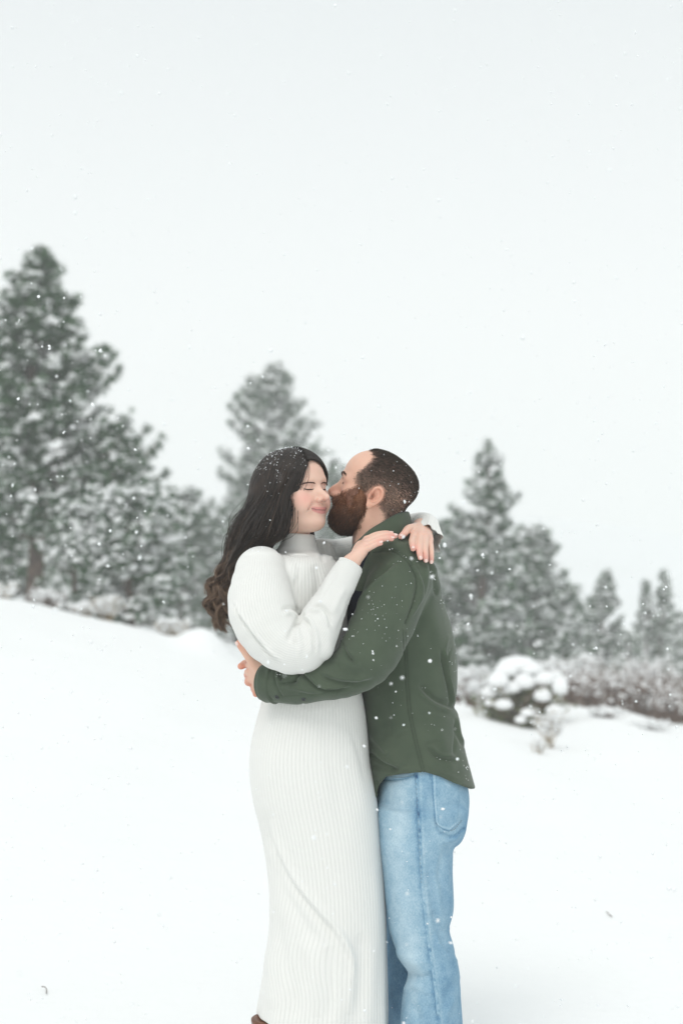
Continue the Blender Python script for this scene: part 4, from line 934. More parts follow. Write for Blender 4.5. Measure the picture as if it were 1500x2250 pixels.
# --- her dress
dress_rows = [(1150, 622, 692, -.015, .045), (1172, 622, 692, -.015, .046), (1195, 616, 694, -.010, .050), (1212, 602, 703, .0, .066), (1225, 578, 728, .0, .12), (1250, 545, 748, .0, .155), (1300, 522, 762, .0, .16), (1360, 518, 765, -.01, .15), (1400, 530, 768, -.015, .14), (1440, 550, 772, -.02, .13), (1480, 568, 782, -.025, .125), (1530, 576, 796, -.03, .125), (1580, 564, 804, -.03, .132), (1630, 552, 809, -.03, .142), (1670, 548, 812, -.03, .148), (1710, 549, 819, -.03, .15), (1760, 556, 828, -.03, .148), (1800, 566, 833, -.03, .146), (1850, 577, 838, -.03, .144), (1900, 585, 842, -.03, .142), (1960, 591, 846, -.03, .142), (2030, 591, 849, -.03, .142), (2080, 587, 850, -.03, .143), (2140, 580, 851, -.03, .145), (2190, 572, 852, -.03, .147), (2235, 565, 853, -.03, .15), (2340, 560, 853, -.03, .15)]
sl_n = [W(574, 1258, -.135), W(574, 1335, -.190), (W(606, 1400, -.215)), W(665, 1422, -.225), W(705, 1365, -.22), W(738, 1300, -.205), W(772, 1238, -.186), W(795, 1196, -.17)]
sl_nr = [.070, .088, .079, .068, .056, .044, .0345, .030]
sl_f = [W(705, 1225, .09), W(750, 1222, .17), W(830, 1200, .20), W(900, 1162, .15), W(931, 1155, .06), W(925, 1162, -.01)]
sl_fr = [.054, .050, .048, .040, .037, .036]
neck_top = W(658, 1173, -.02)
def f_dress_parts(p):
    d, ux, uy, zb, zt = loft(p, dress_rows)
    hem = cut(p, W(565, 2228, -.03), (-.080, -.01, -1))      # hem slopes down to the right
    d = smax(d, hem, .003); d = smax(d, cut(p, neck_top, (.06, 0, 1)), .006)
    # bust
    d = smin(d, ell(p, W(705, 1305, -.05), (.062, .075, .06)), .05)
    a = smax(chain(p, sl_n, sl_nr, 20), cut(p, W(769, 1240, -.186), sl_n[6] - sl_n[5]), .004)
    b = smax(chain(p, sl_f, sl_fr, 18), cut(p, W(932, 1164, .015), sl_f[5] - sl_f[4]), .004)
    return d, a, b
def f_dress(p):
    d, a, b = f_dress_parts(p); return smin(smin(d, b, .03), a, .012)
v, q, n = polymesh(f_dress, W(470, 2360, -.34), W(985, 1110, .34), .0034, slack=1.6)
P0 = to_px(v)
da, aa, ab = f_dress_parts(v); _, ux, uy, _, _ = loft(v, dress_rows)
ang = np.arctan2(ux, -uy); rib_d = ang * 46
P0x, P0y = P0.T
# the cloth of the skirt swings round below the long fold
fold = [(592, 1800), (602, 1850), (640, 1930), (690, 1995), (738, 2050), (765, 2100), (772, 2150)]
fl_ = spline(np.array(fold, float), 40); fy = np.interp(P0x, fl_[:, 0], fl_[:, 1]); below = (P0y > fy) & (P0x < 772) & (P0x > 540) & (n[:, 1] < .2)
wgt = sm(P0y - fy, 0, 10) * below * (1 - sm(P0x, 700, 772)) * (1 - sm(P0y, 2080, 2215))
rib_d = rib_d + wgt * (P0y - fy) * .055
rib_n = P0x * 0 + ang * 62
a1, t1_ = tube_angle(v, sl_n[:7]); a2, t2_ = tube_angle(v, sl_f)
neck = P0y < 1216
which = np.argmin(np.stack([da, aa - .002, ab]), 0)
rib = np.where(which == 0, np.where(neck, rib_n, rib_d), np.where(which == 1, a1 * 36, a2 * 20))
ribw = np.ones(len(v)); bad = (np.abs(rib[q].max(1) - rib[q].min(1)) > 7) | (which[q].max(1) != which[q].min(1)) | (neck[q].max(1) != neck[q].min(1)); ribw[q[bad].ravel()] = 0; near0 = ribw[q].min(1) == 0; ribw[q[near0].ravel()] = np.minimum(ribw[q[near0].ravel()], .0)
ST = [  # near sleeve
 ([(668, 1345), (655, 1362), (640, 1388), (632, 1412)], 5, -.006, 'l'), ([(668, 1345), (652, 1374), (648, 1400), (655, 1425)], 4, -.004, 'l'),
 ([(680, 1340), (702, 1336), (716, 1352), (722, 1378)], 6, -.0055, 'step'), ([(664, 1356), (678, 1366), (690, 1395), (694, 1440)], 6, .0055, 'step'), ([(648, 1372), (654, 1390), (658, 1420), (656, 1450)], 6, .004, 'l'),
 ([(655, 1352), (640, 1340), (620, 1346)], 7, .004, 'step'), ([(652, 1235), (657, 1262), (650, 1290), (660, 1330)], 6, -.003, 'l'),
 ([(700, 1350), (715, 1375), (722, 1420), (712, 1450)], 12, .005, 'l'), ([(675, 1370), (684, 1395), (684, 1440)], 7, .005, 'l'), ([(758, 1290), (742, 1320), (730, 1350)], 7, .003, 'l'), ([(775, 1300), (760, 1345), (740, 1390)], 5, -.003, 'l'),
 ([(512, 1322), (530, 1352), (560, 1395), (590, 1432), (618, 1456)], 4.5, .005, 'step'), ([(520, 1330), (550, 1370), (580, 1400)], 14, .003, 'l'),
 ([(700, 1196), (706, 1215), (712, 1236)], 4, -.004, 'l'), ([(736, 1192), (742, 1212), (744, 1232)], 5, -.004, 'l'), ([(722, 1190), (727, 1212), (728, 1232)], 5, .003, 'l'),
 ([(740, 1252), (722, 1285), (700, 1322)], 5, -.0035, 'l'), ([(612, 1213), (650, 1221), (694, 1219)], 2.2, -.0025, 'seam'), ([(690, 1240), (700, 1280), (690, 1320)], 10, -.003, 'l'),
 # skirt
 (fold, 10, .0085, 'step'), ([(600, 1880), (625, 1960), (668, 2030), (712, 2085)], 13, -.006, 'l'), ([(610, 1640), (585, 1720), (590, 1800)], 16, .004, 'l'), ([(700, 1560), (722, 1640), (742, 1740), (752, 1850)], 18, -.003, 'l'), ([(760, 1600), (786, 1700), (802, 1800)], 14, .003, 'l'),
 ([(770, 1600), (790, 1668), (800, 1720)], 6, -.002, 'l'), ([(735, 2040), (760, 2095), (772, 2150), (768, 2230)], 12, .007, 'l'), ([(790, 2050), (800, 2120), (792, 2240)], 14, -.005, 'l'), ([(605, 2010), (622, 2090), (640, 2170), (650, 2240)], 13, -.006, 'l'), ([(660, 2060), (690, 2130), (700, 2235)], 14, .006, 'l'), ([(720, 2080), (730, 2150), (726, 2240)], 10, -.005, 'l'), ([(585, 2080), (595, 2150), (590, 2220)], 12, .005, 'l'),
 ([(820, 1900), (830, 2000), (832, 2100)], 10, .002, 'l')]
ST = [(a_, b_, c_ * (1.5 if min(p_[1] for p_ in a_) < 1460 and k_ != 'seam' else 1), k_) for a_, b_, c_, k_ in ST]
v = strokes(v, n, ST, .3)
# soft ripples of the lower skirt
v = v + n * ((.0035 * np.sin(ang * 7 + v[:, 2] * 3) + .002 * np.sin(ang * 13 - v[:, 2] * 5)) * sm(P0y, 1950, 2230) * (which == 0))[:, None].astype(np.float32)
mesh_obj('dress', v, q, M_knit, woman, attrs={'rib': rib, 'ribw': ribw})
# frilled cuffs
def frill(c, axis, up, r0, r1, L, waves, amp, seed, name='cuff', arc=2 * np.pi, ph0=0):
    r = np.random.default_rng(seed); axis = np.array(axis, float) / np.linalg.norm(axis); up = np.array(up, float); up -= axis * (up @ axis); up /= np.linalg.norm(up); sd = np.cross(axis, up)
    m, k = 120, 9; th = np.linspace(0, arc, m, endpoint=False) + ph0; V = []
    for j in range(k):
        t_ = j / (k - 1); wv = amp * t_ ** 1.3 * (np.sin(th * waves + seed) + .5 * np.sin(th * (waves * 2 + 1) + 1.3 + t_ * 2)); rr = r0 + (r1 - r0) * t_ + wv
        V.append(c + axis * (L * t_ + .25 * wv)[:, None] * 1.0 + up * (rr * np.cos(th))[:, None] + sd * (rr * np.sin(th))[:, None])
    V = np.array(V); inner = V - (V - (c + axis * .5 * L)) * .03; V2 = np.concatenate([V.reshape(-1, 3), inner.reshape(-1, 3)])
    F = []; N = m * k
    for j in range(k - 1):
        i = np.arange(m); i2 = (i + 1) % m
        F.append(np.stack([j * m + i, j * m + i2, (j + 1) * m + i2, (j + 1) * m + i], 1)); F.append(np.stack([N + j * m + i, N + (j + 1) * m + i, N + (j + 1) * m + i2, N + j * m + i2], 1))
    i = np.arange(m); i2 = (i + 1) % m; j = (k - 1) * m; F.append(np.stack([j + i, j + i2, N + j + i2, N + j + i], 1))
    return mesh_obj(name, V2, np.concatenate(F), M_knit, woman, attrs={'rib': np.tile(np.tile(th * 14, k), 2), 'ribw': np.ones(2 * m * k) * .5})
frill(W(940, 1150, .035), W(933, 1184, -.022) - W(941, 1152, .03), (.2, 0, 1), .030, .049, .078, 6, .0055, 2)
frill(W(764, 1250, -.188), sl_n[6] - sl_n[5], (-.5, 0, 1), .0325, .0335, .016, 3, .0006, 4)
# boots
t = NT('brown_leather'); n1 = t.noise(30, 4); t.fin(t.ramp(n1, [(.3, (.10, .035, .015)), (.7, (.19, .075, .035))]), .4, t.bump(n1, .002), .4); M_boot = t.m
def boot(px, y, name='boot', mat=None, par=None, r=.058, top=2236, toe=(1, -.35)):
    g_ = W(px, 2300, y); x, yy = g_[0], y; zt = W(px, top, y)[2]; tt_ = np.array([toe[0], toe[1], 0.0]); tt_ /= np.linalg.norm(tt_)
    def f(p):
        d = chain(p, [(x, yy, zt + .0), (x, yy, .16), (x, yy, .085)], [r, r * .82, r * .72], 6)
        d = smin(d, chain(p, [np.array([x, yy, .055]) - tt_ * .03, np.array([x, yy, .05]) + tt_ * .09, np.array([x, yy, .038]) + tt_ * .17], [.042, .040, .030], 6), .03)
        return smax(smax(d, cut(p, (x, yy, zt), (0, 0, 1)), .003), -(p[:, 2] - .004), .002)
    v, q, n = polymesh(f, (x - .16, yy - .16, -.02), (x + .26, yy + .16, zt + .03), .006)
    return mesh_obj(name, v, q, mat, par)
boot(600, -.05, mat=M_boot, par=woman, r=.060); boot(735, .05, mat=M_boot, par=woman, top=2300)

# --- his shirt
def cloth(name, stops, scale=30, weave=900, bump=.0006, rough=.85, col_attr=None, sheen=.2):
    t = NT(name); n1 = t.noise(scale, 4); n2 = t.noise(weave, 2); n3 = t.noise(6, 3)
    c = t.ramp(n1, stops); c = t.mix(t.math('MULTIPLY', n3, .3), c, stops[-1][1])
    if col_attr: c = t.mix(t.attr(col_attr), c, tuple(x * .45 for x in stops[0][1]))
    b = t.bump(n2, bump, .6); b = t.bump(n1, .0015, .5, prev=b); m = t.fin(c, rough, b, .12); m.node_tree.nodes['Principled BSDF'].inputs['Sheen Weight'].default_value = sheen; return m
M_shirt = cloth('olive_green_cotton', [(.3, (.063, .084, .058)), (.7, (.081, .105, .072))], 14)
shirt_rows = [(1166, 838, 902, .02, .06), (1185, 815, 922, .02, .115), (1205, 800, 938, .02, .15), (1235, 784, 950, .03, .165), (1290, 772, 964, .03, .165), (1330, 772, 976, .03, .163), (1370, 776, 989, .03, .16), (1440, 784, 1002, .03, .15), (1500, 790, 1004, .03, .145), (1552, 793, 999, .03, .145), (1572, 794, 1006, .03, .148), (1620, 798, 1015, .03, .15), (1680, 802, 1030, .03, .155), (1720, 806, 1040, .03, .162), (1770, 808, 1052, .03, .166)]
sh_n = [W(888, 1262, -.085), W(862, 1315, -.115), W(838, 1378, -.150), W(806, 1442, -.190), W(760, 1480, -.2), W(700, 1494, -.195), W(645, 1503, -.175), W(598, 1500, -.145), W(560, 1498, -.12)]
sh_nr = [.082, .084, .083, .076, .062, .056, .0535, .050, .046]
sh_f = [W(850, 1265, .16), W(820, 1370, .24), W(780, 1450, .24), W(700, 1490, .17), W(650, 1490, .13)]
sh_fr = [.075, .07, .058, .048, .044]
hem_px = np.array([(800, 1760), (816, 1766), (826, 1752), (836, 1720), (847, 1706), (880, 1701), (912, 1697), (938, 1697), (964, 1704), (1000, 1722), (1033, 1733), (1043, 1732), (1060, 1730)], float)
def f_shirt_parts(p):
    d, ux, uy, _, _ = loft(p, shirt_rows); P = to_px(p)
    hem = (P[:, 1] - np.interp(P[:, 0], hem_px[:, 0], hem_px[:, 1])) * PX
    d = smax(d, hem.astype(np.float32) * .7, .004); d = smax(d, -(W(0, 1166, .02)[2] - p[:, 2]) * 1.0, .01)
    a = smax(chain(p, sh_n, sh_nr, 24), cut(p, W(577, 1499, -.13), sh_n[7] - sh_n[6]), .005)
    b = smax(chain(p, sh_f, sh_fr, 14), cut(p, W(670, 1490, .15), sh_f[4] - sh_f[3]), .005)
    return d, a, b
col_ring = [W(838, 1170, -.062), W(870, 1152, -.055), W(892, 1146, .0), W(888, 1150, .06), W(850, 1172, .095), W(800, 1200, .09), W(780, 1216, .03), W(786, 1212, -.03), W(810, 1188, -.062), W(838, 1170, -.062)]
def f_shirt(p):
    d, a, b = f_shirt_parts(p)
    d = smin(smin(d, b, .03), a, (.004 + .024 * np.exp(-((((p - W(900, 1250, -.08).astype(np.float32)) ** 2).sum(1)) / .009))).astype(np.float32))
    return d
v, q, n = polymesh(f_shirt, W(540, 1800, -.34), W(1075, 1130, .36), .0034, slack=2.2)
seam = [([(884, 1385), (888, 1440), (891, 1500), (896, 1560), (908, 1620), (920, 1668), (928, 1700)], 1.5, -.0022, 'seam'), ([(890, 1388), (894, 1440), (897, 1500), (902, 1560), (914, 1620), (926, 1668), (934, 1700)], 1.2, -.0014, 'seam'),
        ([(820, 1214), (845, 1211), (868, 1214), (888, 1228), (902, 1244)], 1.6, -.0025, 'seam'), ([(824, 1209), (848, 1206), (872, 1210), (892, 1224), (906, 1240)], 1.2, -.0012, 'seam'),
        ([(902, 1244), (912, 1268), (914, 1290), (908, 1320), (900, 1345), (890, 1370)], 2.2, -.0045, 'seam')]
ST = seam + [
 # arm and shoulder
 ([(906, 1240), (916, 1262), (924, 1290), (914, 1330), (898, 1360)], 4, .0045, 'l'), ([(936, 1240), (936, 1268), (930, 1300), (916, 1330)], 6, .004, 'l'), ([(944, 1236), (958, 1275), (960, 1310)], 6, .004, 'step'),
 ([(872, 1236), (838, 1264), (808, 1290), (790, 1316), (778, 1350)], 6, .0045, 'step'), ([(850, 1245), (820, 1270), (796, 1300)], 10, -.003, 'l'), ([(795, 1250), (790, 1275), (778, 1310)], 5, .003, 'l'),
 ([(880, 1260), (882, 1300), (872, 1350)], 12, -.003, 'l'), ([(775, 1350), (768, 1385), (752, 1412)], 6, .003, 'l'),
 ([(750, 1410), (764, 1440), (776, 1455)], 4, -.006, 'l'), ([(744, 1400), (758, 1426), (778, 1442)], 5, .0035, 'l'), ([(735, 1430), (760, 1462), (800, 1470)], 8, .003, 'l'),
 # forearm and cuff
 ([(648, 1462), (672, 1484), (700, 1510), (735, 1514), (770, 1508)], 5, .0055, 'step'), ([(700, 1478), (735, 1492), (780, 1498), (820, 1490)], 8, .0045, 'step'), ([(664, 1470), (650, 1490), (642, 1500)], 4, -.006, 'l'), ([(615, 1468), (612, 1480), (618, 1495)], 4, -.007, 'l'),
 ([(612, 1502), (640, 1500), (655, 1496)], 3, -.0045, 'l'), ([(628, 1512), (650, 1512), (690, 1520)], 5, .003, 'l'), ([(730, 1505), (716, 1520), (690, 1526), (660, 1522)], 1.4, -.002, 'seam'), ([(620, 1530), (660, 1527), (700, 1528)], 1.2, -.0015, 'seam'), ([(736, 1509), (740, 1526)], 1.2, -.0015, 'seam'),
 ([(606, 1458), (602, 1480), (606, 1505), (618, 1530)], 2.4, -.0035, 'seam'), ([(590, 1462), (578, 1480), (576, 1500), (584, 1524), (600, 1538)], 1.4, -.002, 'seam'),
 # back and waist
 ([(1004, 1562), (975, 1552), (945, 1536), (915, 1505)], 9, .0045, 'step'), ([(1000, 1574), (982, 1568), (960, 1556)], 8, -.0015, 'l'), ([(968, 1425), (978, 1470), (990, 1520), (994, 1552)], 4, .005, 'step'), ([(985, 1395), (975, 1430), (985, 1480)], 4, .002, 'l'), ([(992, 1420), (982, 1450), (990, 1500)], 3, -.002, 'l'),
 ([(1002, 1576), (1006, 1610), (1018, 1640)], 4, .003, 'step'), ([(998, 1590), (1000, 1620), (994, 1660)], 4, -.003, 'l'), ([(940, 1640), (965, 1662), (1000, 1668)], 7, .004, 'step'), ([(930, 1640), (950, 1632), (972, 1630)], 4, -.002, 'l'),
 ([(812, 1615), (835, 1636), (850, 1656)], 6, .0035, 'l'), ([(812, 1650), (840, 1672), (880, 1690)], 7, .005, 'step'), ([(815, 1680), (845, 1690), (870, 1694)], 6, -.004, 'l'), ([(850, 1660), (880, 1672), (905, 1676)], 6, .003, 'l'), ([(865, 1618), (885, 1610), (905, 1606)], 5, -.002, 'l'), ([(826, 1712), (832, 1728), (826, 1745)], 4, -.003, 'l'),
 ([(900, 1400), (930, 1480), (940, 1530)], 22, -.004, 'l'), ([(940, 1330), (965, 1400), (975, 1450)], 18, .003, 'l'), ([(830, 1530), (845, 1580), (850, 1620)], 16, -.003, 'l'), ([(960, 1600), (975, 1640), (990, 1700)], 14, .003, 'l'), ([(940, 1680), (960, 1696), (1010, 1712)], 5, .002, 'l')]
ST = [(a_, b_ * (.9 if k_ != 'seam' else 1), c_ * (1.55 if k_ != 'seam' else 1.2), k_) for a_, b_, c_, k_ in ST]
v = strokes(v, n, ST, .3)
v = v + n * (.0016 * vnoise(v, 24, 11) + .0008 * vnoise(v, 60, 12))[:, None].astype(np.float32)
sd_ = np.zeros(len(v)); P0 = to_px(v)
for ln_, wd, am, kd in seam: d_, _, _ = poly_dist(P0, np.array(ln_, float)); sd_ = np.maximum(sd_, np.exp(-(d_ / 1.6) ** 2) * (n[:, 1] < .2) * .5)
mesh_obj('shirt', v, q, cloth('olive_green_shirt', [(.3, (.063, .084, .058)), (.7, (.081, .105, .072))], 14, col_attr='seam'), man, attrs={'seam': sd_})
# collar: a folded band round the neck, standing higher at the nape
rg = spline(np.array(col_ring), 90); ctr = rg.mean(0); nr_ = rg - ctr; nr_[:, 2] = 0; nr_ /= np.linalg.norm(nr_, axis=1, keepdims=True)
prof = [(-.004, -.020), (-.005, .004), (-.003, .022), (.001, .028), (.006, .026), (.010, .014), (.014, -.004), (.018, -.020), (.020, -.030), (.016, -.031), (.008, -.026)]
V = np.array([[rg[i] + nr_[i] * a + np.array([0, 0, b]) for a, b in prof] for i in range(90)]); m_ = len(prof); F = []
for i in range(89):
    for j in range(m_): F.append((i * m_ + j, i * m_ + (j + 1) % m_, (i + 1) * m_ + (j + 1) % m_, (i + 1) * m_ + j))
o = mesh_obj('collar', V.reshape(-1, 3), np.array(F), M_shirt, man)
# buttoned cuff: a band standing proud of the sleeve end
ax_ = spline(np.array([sh_n[7] + (sh_n[7] - sh_n[6]) * .42, sh_n[7], sh_n[6] * .25 + sh_n[7] * .75]), 9); dr_ = sh_n[7] - sh_n[6]; dr_ /= np.linalg.norm(dr_); u_ = np.cross(dr_, (0, 1, 0)); u_ /= np.linalg.norm(u_); w2 = np.cross(dr_, u_); th = np.linspace(0, 2 * np.pi, 60, endpoint=False); V = []
for k_, c_ in enumerate(ax_):
    rr = np.full(60, .01)
    for _ in range(60):
        p_ = c_ + (u_ * np.cos(th)[:, None] + w2 * np.sin(th)[:, None]) * rr[:, None]; rr = np.where(chain(p_.astype(np.float32), sh_n, sh_nr, 24) < 0, rr + .001, rr)
    rr = rr + [-.006, .0015, .0034, .0034, .003, .003, .0036, .0036, -.001][k_] + .0008 * np.sin(th * 3 + k_); V.append(c_ + (u_ * np.cos(th)[:, None] + w2 * np.sin(th)[:, None]) * rr[:, None])
V = np.array(V).reshape(-1, 3); F = [(j * 60 + i, j * 60 + (i + 1) % 60, (j + 1) * 60 + (i + 1) % 60, (j + 1) * 60 + i) for j in range(8) for i in range(60)]
mesh_obj('cuff', V, np.array(F), M_shirt, man)
# cuff rim and buttons
t = NT('button_horn'); t.fin((.035, .04, .045), .3, spec=.5); M_btn = t.m
def ring(c, axis, r, rt, mat, name, par, n_=40, sx=1.0):
    axis = np.array(axis, float) / np.linalg.norm(axis); u = np.cross(axis, (0, 1, .2)); u /= np.linalg.norm(u); w_ = np.cross(axis, u); th = np.linspace(0, 2 * np.pi, n_)
    c_ = c + u * (r * np.cos(th))[:, None] * sx + w_ * (r * np.sin(th))[:, None]; v, f = tubes(c_[None], rt, 8); return mesh_obj(name, v, f, mat, par)
def button(px, py, y):
    c = project(f_shirt, W(px, py, y)[None])[0]; g_ = grad(f_shirt, c[None], .002)[0]; b_ = ring(c + g_ * .001, g_, .0042, .0016, M_btn, 'button', man, 20)
    v, f = tubes(np.array([[c - g_ * .001, c + g_ * .0018]]), .0042, 12); mesh_obj('button_face', v, f, M_btn, b_)
button(609, 1531, -.2); button(667, 1534, -.22)
# navy undershirt seen in the gap between shirt front and her sleeve
t = NT('navy_cotton'); t.fin((.012, .014, .024), .9, spec=.1)
def f_tee(p): return smax(loft(p, [(1170, 800, 900, .0, .10), (1240, 772, 920, .02, .11), (1300, 758, 930, .03, .12), (1400, 743, 930, .03, .12), (1520, 800, 930, .03, .10)])[0], np.abs(p[:, 2] - W(0, 1300, 0)[2]) - .155, .01)
v, q, n = polymesh(f_tee, W(720, 1560, -.2), W(1000, 1160, .2), .006); mesh_obj('undershirt', v, q, t.m, man)

# --- his jeans
hip_rows = [(1660, 846, 1010, .03, .14), (1690, 840, 1014, .03, .145), (1720, 831, 1025, .03, .15), (1760, 826, 1029, .03, .152), (1800, 828, 1026, .03, .15), (1835, 830, 1019, .03, .145), (1870, 840, 996, .03, .13)]
leg_rows = [(1760, 830, 1028, -.035, .105), (1800, 829, 1026, -.04, .10), (1835, 832, 1019, -.045, .098), (1856, 834, 998, -.05, .096), (1900, 838, 993, -.05, .094), (1950, 843, 994, -.05, .092), (2000, 848, 994, -.05, .09), (2040, 854, 986, -.05, .088), (2075, 866, 994, -.05, .088), (2105, 880, 1002, -.05, .088), (2135, 896, 1007, -.05, .088), (2160, 892, 1010, -.05, .088), (2195, 884, 1012, -.05, .088), (2250, 880, 1016, -.05, .09), (2330, 880, 1018, -.05, .09), (2475, 884, 1016, -.05, .09)]
far_rows = [(1760, 840, 1000, .08, .09), (1850, 838, 980, .10, .09), (1900, 838, 960, .11, .088), (2000, 845, 955, .12, .086), (2100, 848, 948, .12, .084), (2250, 850, 944, .12, .084), (2475, 852, 944, .12, .084)]
def f_jeans(p):
    h = loft(p, hip_rows)[0]; zz = p[:, 2]
    h = smax(h, np.maximum(W(0, 1862, 0)[2] - zz, zz - W(0, 1664, 0)[2]), .02)
    a = loft(p, leg_rows)[0]; a = smax(a, np.maximum(.035 - zz, zz - W(0, 1765, 0)[2]), .02)
    b = loft(p, far_rows)[0]; b = smax(b, np.maximum(.035 - zz, zz - W(0, 1765, 0)[2]), .02)
    return smin(smin(h, a, .012), b, .012)
v, q, n = polymesh(f_jeans, W(800, 2540, -.2), W(1070, 1640, .3), .0036)
side = [(913, 1695), (916, 1760), (918, 1800), (920, 1850), (922, 1900), (925, 1950), (930, 2000), (935, 2050), (942, 2100), (950, 2150), (957, 2200), (962, 2250)]
pocket_b = [(952, 1698), (953, 1730), (957, 1790), (960, 1822), (975, 1832), (997, 1838), (1018, 1820)]
pocket_f = [(842, 1714), (870, 1713), (895, 1709), (913, 1703)]
seamJ = [(pocket_b, 1.8, -.0038, 'seam'), (pocket_f, 1.6, -.0026, 'seam')]
puck = [([(921 + 1.4 * i * .5, 1750 + 33 * i), (931 + i * 2.1, 1754 + 33 * i)], 4.5, .0022 * (1 if i % 2 else -1), 'l') for i in range(15)]
ST = seamJ + puck + [([(p_[0] + 6, p_[1]) for p_ in side], 3.5, .0020, 'seam'), ([(p_[0] + 5, p_[1] - 2) for p_ in pocket_b[:5]], 2.5, .0016, 'l'), ([(947, 1700), (948, 1740), (952, 1790), (956, 1824)], 2, -.001, 'seam'),
 ([(945, 1900), (955, 1970), (965, 2030), (978, 2050)], 9, .006, 'step'), ([(996, 1848), (982, 1862), (970, 1900), (962, 1950)], 8, -.005, 'l'), ([(1010, 1836), (990, 1848), (975, 1852)], 5, .005, 'l'),
 ([(985, 2042), (965, 2030), (950, 2000)], 7, -.005, 'l'), ([(870, 2085), (900, 2110), (930, 2120)], 12, .006, 'l'), ([(898, 2140), (925, 2148), (950, 2140)], 8, -.006, 'l'), ([(885, 2180), (905, 2165), (930, 2172)], 9, .005, 'l'), ([(1006, 2110), (985, 2096), (970, 2075), (960, 2050)], 8, .005, 'step'), ([(1010, 2150), (985, 2180), (975, 2220)], 10, -.004, 'l'), ([(1000, 2190), (985, 2215), (980, 2250)], 8, .004, 'l'), ([(900, 2200), (915, 2225), (918, 2250)], 9, -.004, 'l'),
 ([(850, 1760), (880, 1780), (910, 1770)], 10, -.002, 'l'), ([(860, 1900), (880, 1980), (890, 2060)], 16, .003, 'l'), ([(905, 2010), (912, 2060), (920, 2100)], 10, -.003, 'l'), ([(975, 1880), (985, 1950), (988, 2000)], 8, .003, 'l')]
v = strokes(v, n, ST, .3); v = v + n * (.0022 * vnoise(v, 18, 14) + .001 * vnoise(v, 55, 15))[:, None].astype(np.float32)
P0 = to_px(v); near_ = (v[:, 1] < .02) & (n[:, 1] < .3)
def sd(lines, w_):
    o_ = np.zeros(len(v))
    for ln_ in lines: d_, t_, _ = poly_dist(P0, np.array(ln_, float)); o_ = np.maximum(o_, np.exp(-(d_ / w_) ** 2))
    return o_ * near_
line_ = sd([pocket_f, [(942, 1698), (945, 1712)]], 1.9)
edge_ = sd([side], 6) * (.45 + .55 * vnoise(v * [.3, .3, 1], 150, 3) * 1.3) + sd([pocket_b], 5) * (.4 + .5 * vnoise(v, 160, 4)) + sd([pocket_f], 4) * .3
edge_ += near_ * blob(P0, (921, 1785), (14, 22)) * .7 + near_ * blob(P0, (919, 1712), (7, 9)) * .6
pale = near_ * (blob(P0, (872, 1850), (34, 210)) * .55 + blob(P0, (905, 2120), (30, 90)) * .6 + blob(P0, (985, 1780), (26, 50)) * .3) + sd([[(p_[0] + 9, p_[1]) for p_ in side]], 3) * .35
blue = np.clip(.42 - .42 * pale + .34 * np.clip(edge_, 0, 1) + .20 * line_ + .10 * vnoise(v, 22, 5) + .08 * vnoise(v * [1, 1, .4], 80, 6) + .10 * sm(P0[:, 0], 945, 1000), 0, 1)
blue = np.where(v[:, 1] > .03, np.clip(blue + .22, 0, 1), blue)  # far leg: its shadow painted in as darker denim
t = NT('washed_denim'); a = t.attr('blue'); tw_ = t.noise(1, 3, t.obj(1, (700, 700, 180))); n2 = t.noise(45, 4)
f_ = t.math('ADD', a, t.math('MULTIPLY', t.math('SUBTRACT', tw_, .5), .7)); f_ = t.math('ADD', f_, t.math('MULTIPLY', t.math('SUBTRACT', n2, .5), .28))
c = t.ramp(f_, [(0, (.53, .66, .73)), (.35, (.29, .445, .555)), (.62, (.15, .29, .425)), (1, (.04, .095, .19))])
t.fin(c, .85, t.bump(tw_, .0008, .6), .15)
M_denim = t.m; mesh_obj('jeans', v, q, M_denim, man, attrs={'blue': blue})
def on_jeans(pts):
    P = np.array([W(a_, b_, -.2) for a_, b_ in pts], np.float32)
    for _ in range(14): P = P + np.array([0, 1, 0], np.float32) * np.clip(f_jeans(P), -.02, .05)[:, None] * .8
    return P
def patch(name, fx, nu, nv, off, bfn, par):
    U, V_ = np.meshgrid(np.linspace(0, 1, nu), np.linspace(0, 1, nv)); U, V_ = U.ravel(), V_.ravel(); X_, Y_ = fx(U, V_)
    P = on_jeans(np.stack([X_, Y_], 1)); g_ = grad(f_jeans, P, .002); edge = np.minimum(np.minimum(U, 1 - U) * (nu - 1), np.minimum(V_, 1 - V_) * (nv - 1))
    P = P + g_ * np.where(edge < .5, -.001, off)[:, None]
    i_ = (np.arange(nv - 1)[:, None] * nu + np.arange(nu - 1)[None]).ravel(); return mesh_obj(name, P, np.stack([i_, i_ + nu, i_ + nu + 1, i_ + 1], 1), M_denim, par, attrs={'blue': np.clip(bfn(U, V_, P), 0, 1)})
def pk(U, V_):
    yb = np.interp(U, [0, .12, .3, .62, 1], [1818, 1826, 1832, 1838, 1824]); xl = np.interp(V_, [0, .5, .9, 1], [951, 953, 957, 961]); xr = np.interp(V_, [0, .6, 1], [1016, 1017, 1010])
    return xl + (xr - xl) * U, 1697 + (yb - 1697) * V_
patch('back_pocket', pk, 34, 60, .0022, lambda U, V_, P: .36 + .35 * np.exp(-((U - .02) / .025) ** 2) + .30 * np.exp(-((1 - V_) / .02) ** 2) - .16 * np.exp(-((U - .10) / .03) ** 2) - .16 * np.exp(-((1 - V_ - .045) / .02) ** 2) + .22 * np.exp(-((U - .16) / .02) ** 2) * (.5 + .8 * vnoise(P, 260, 3)) + .10 * vnoise(P, 60, 4) + .12 * U, man)
sdp = np.array(side, float)
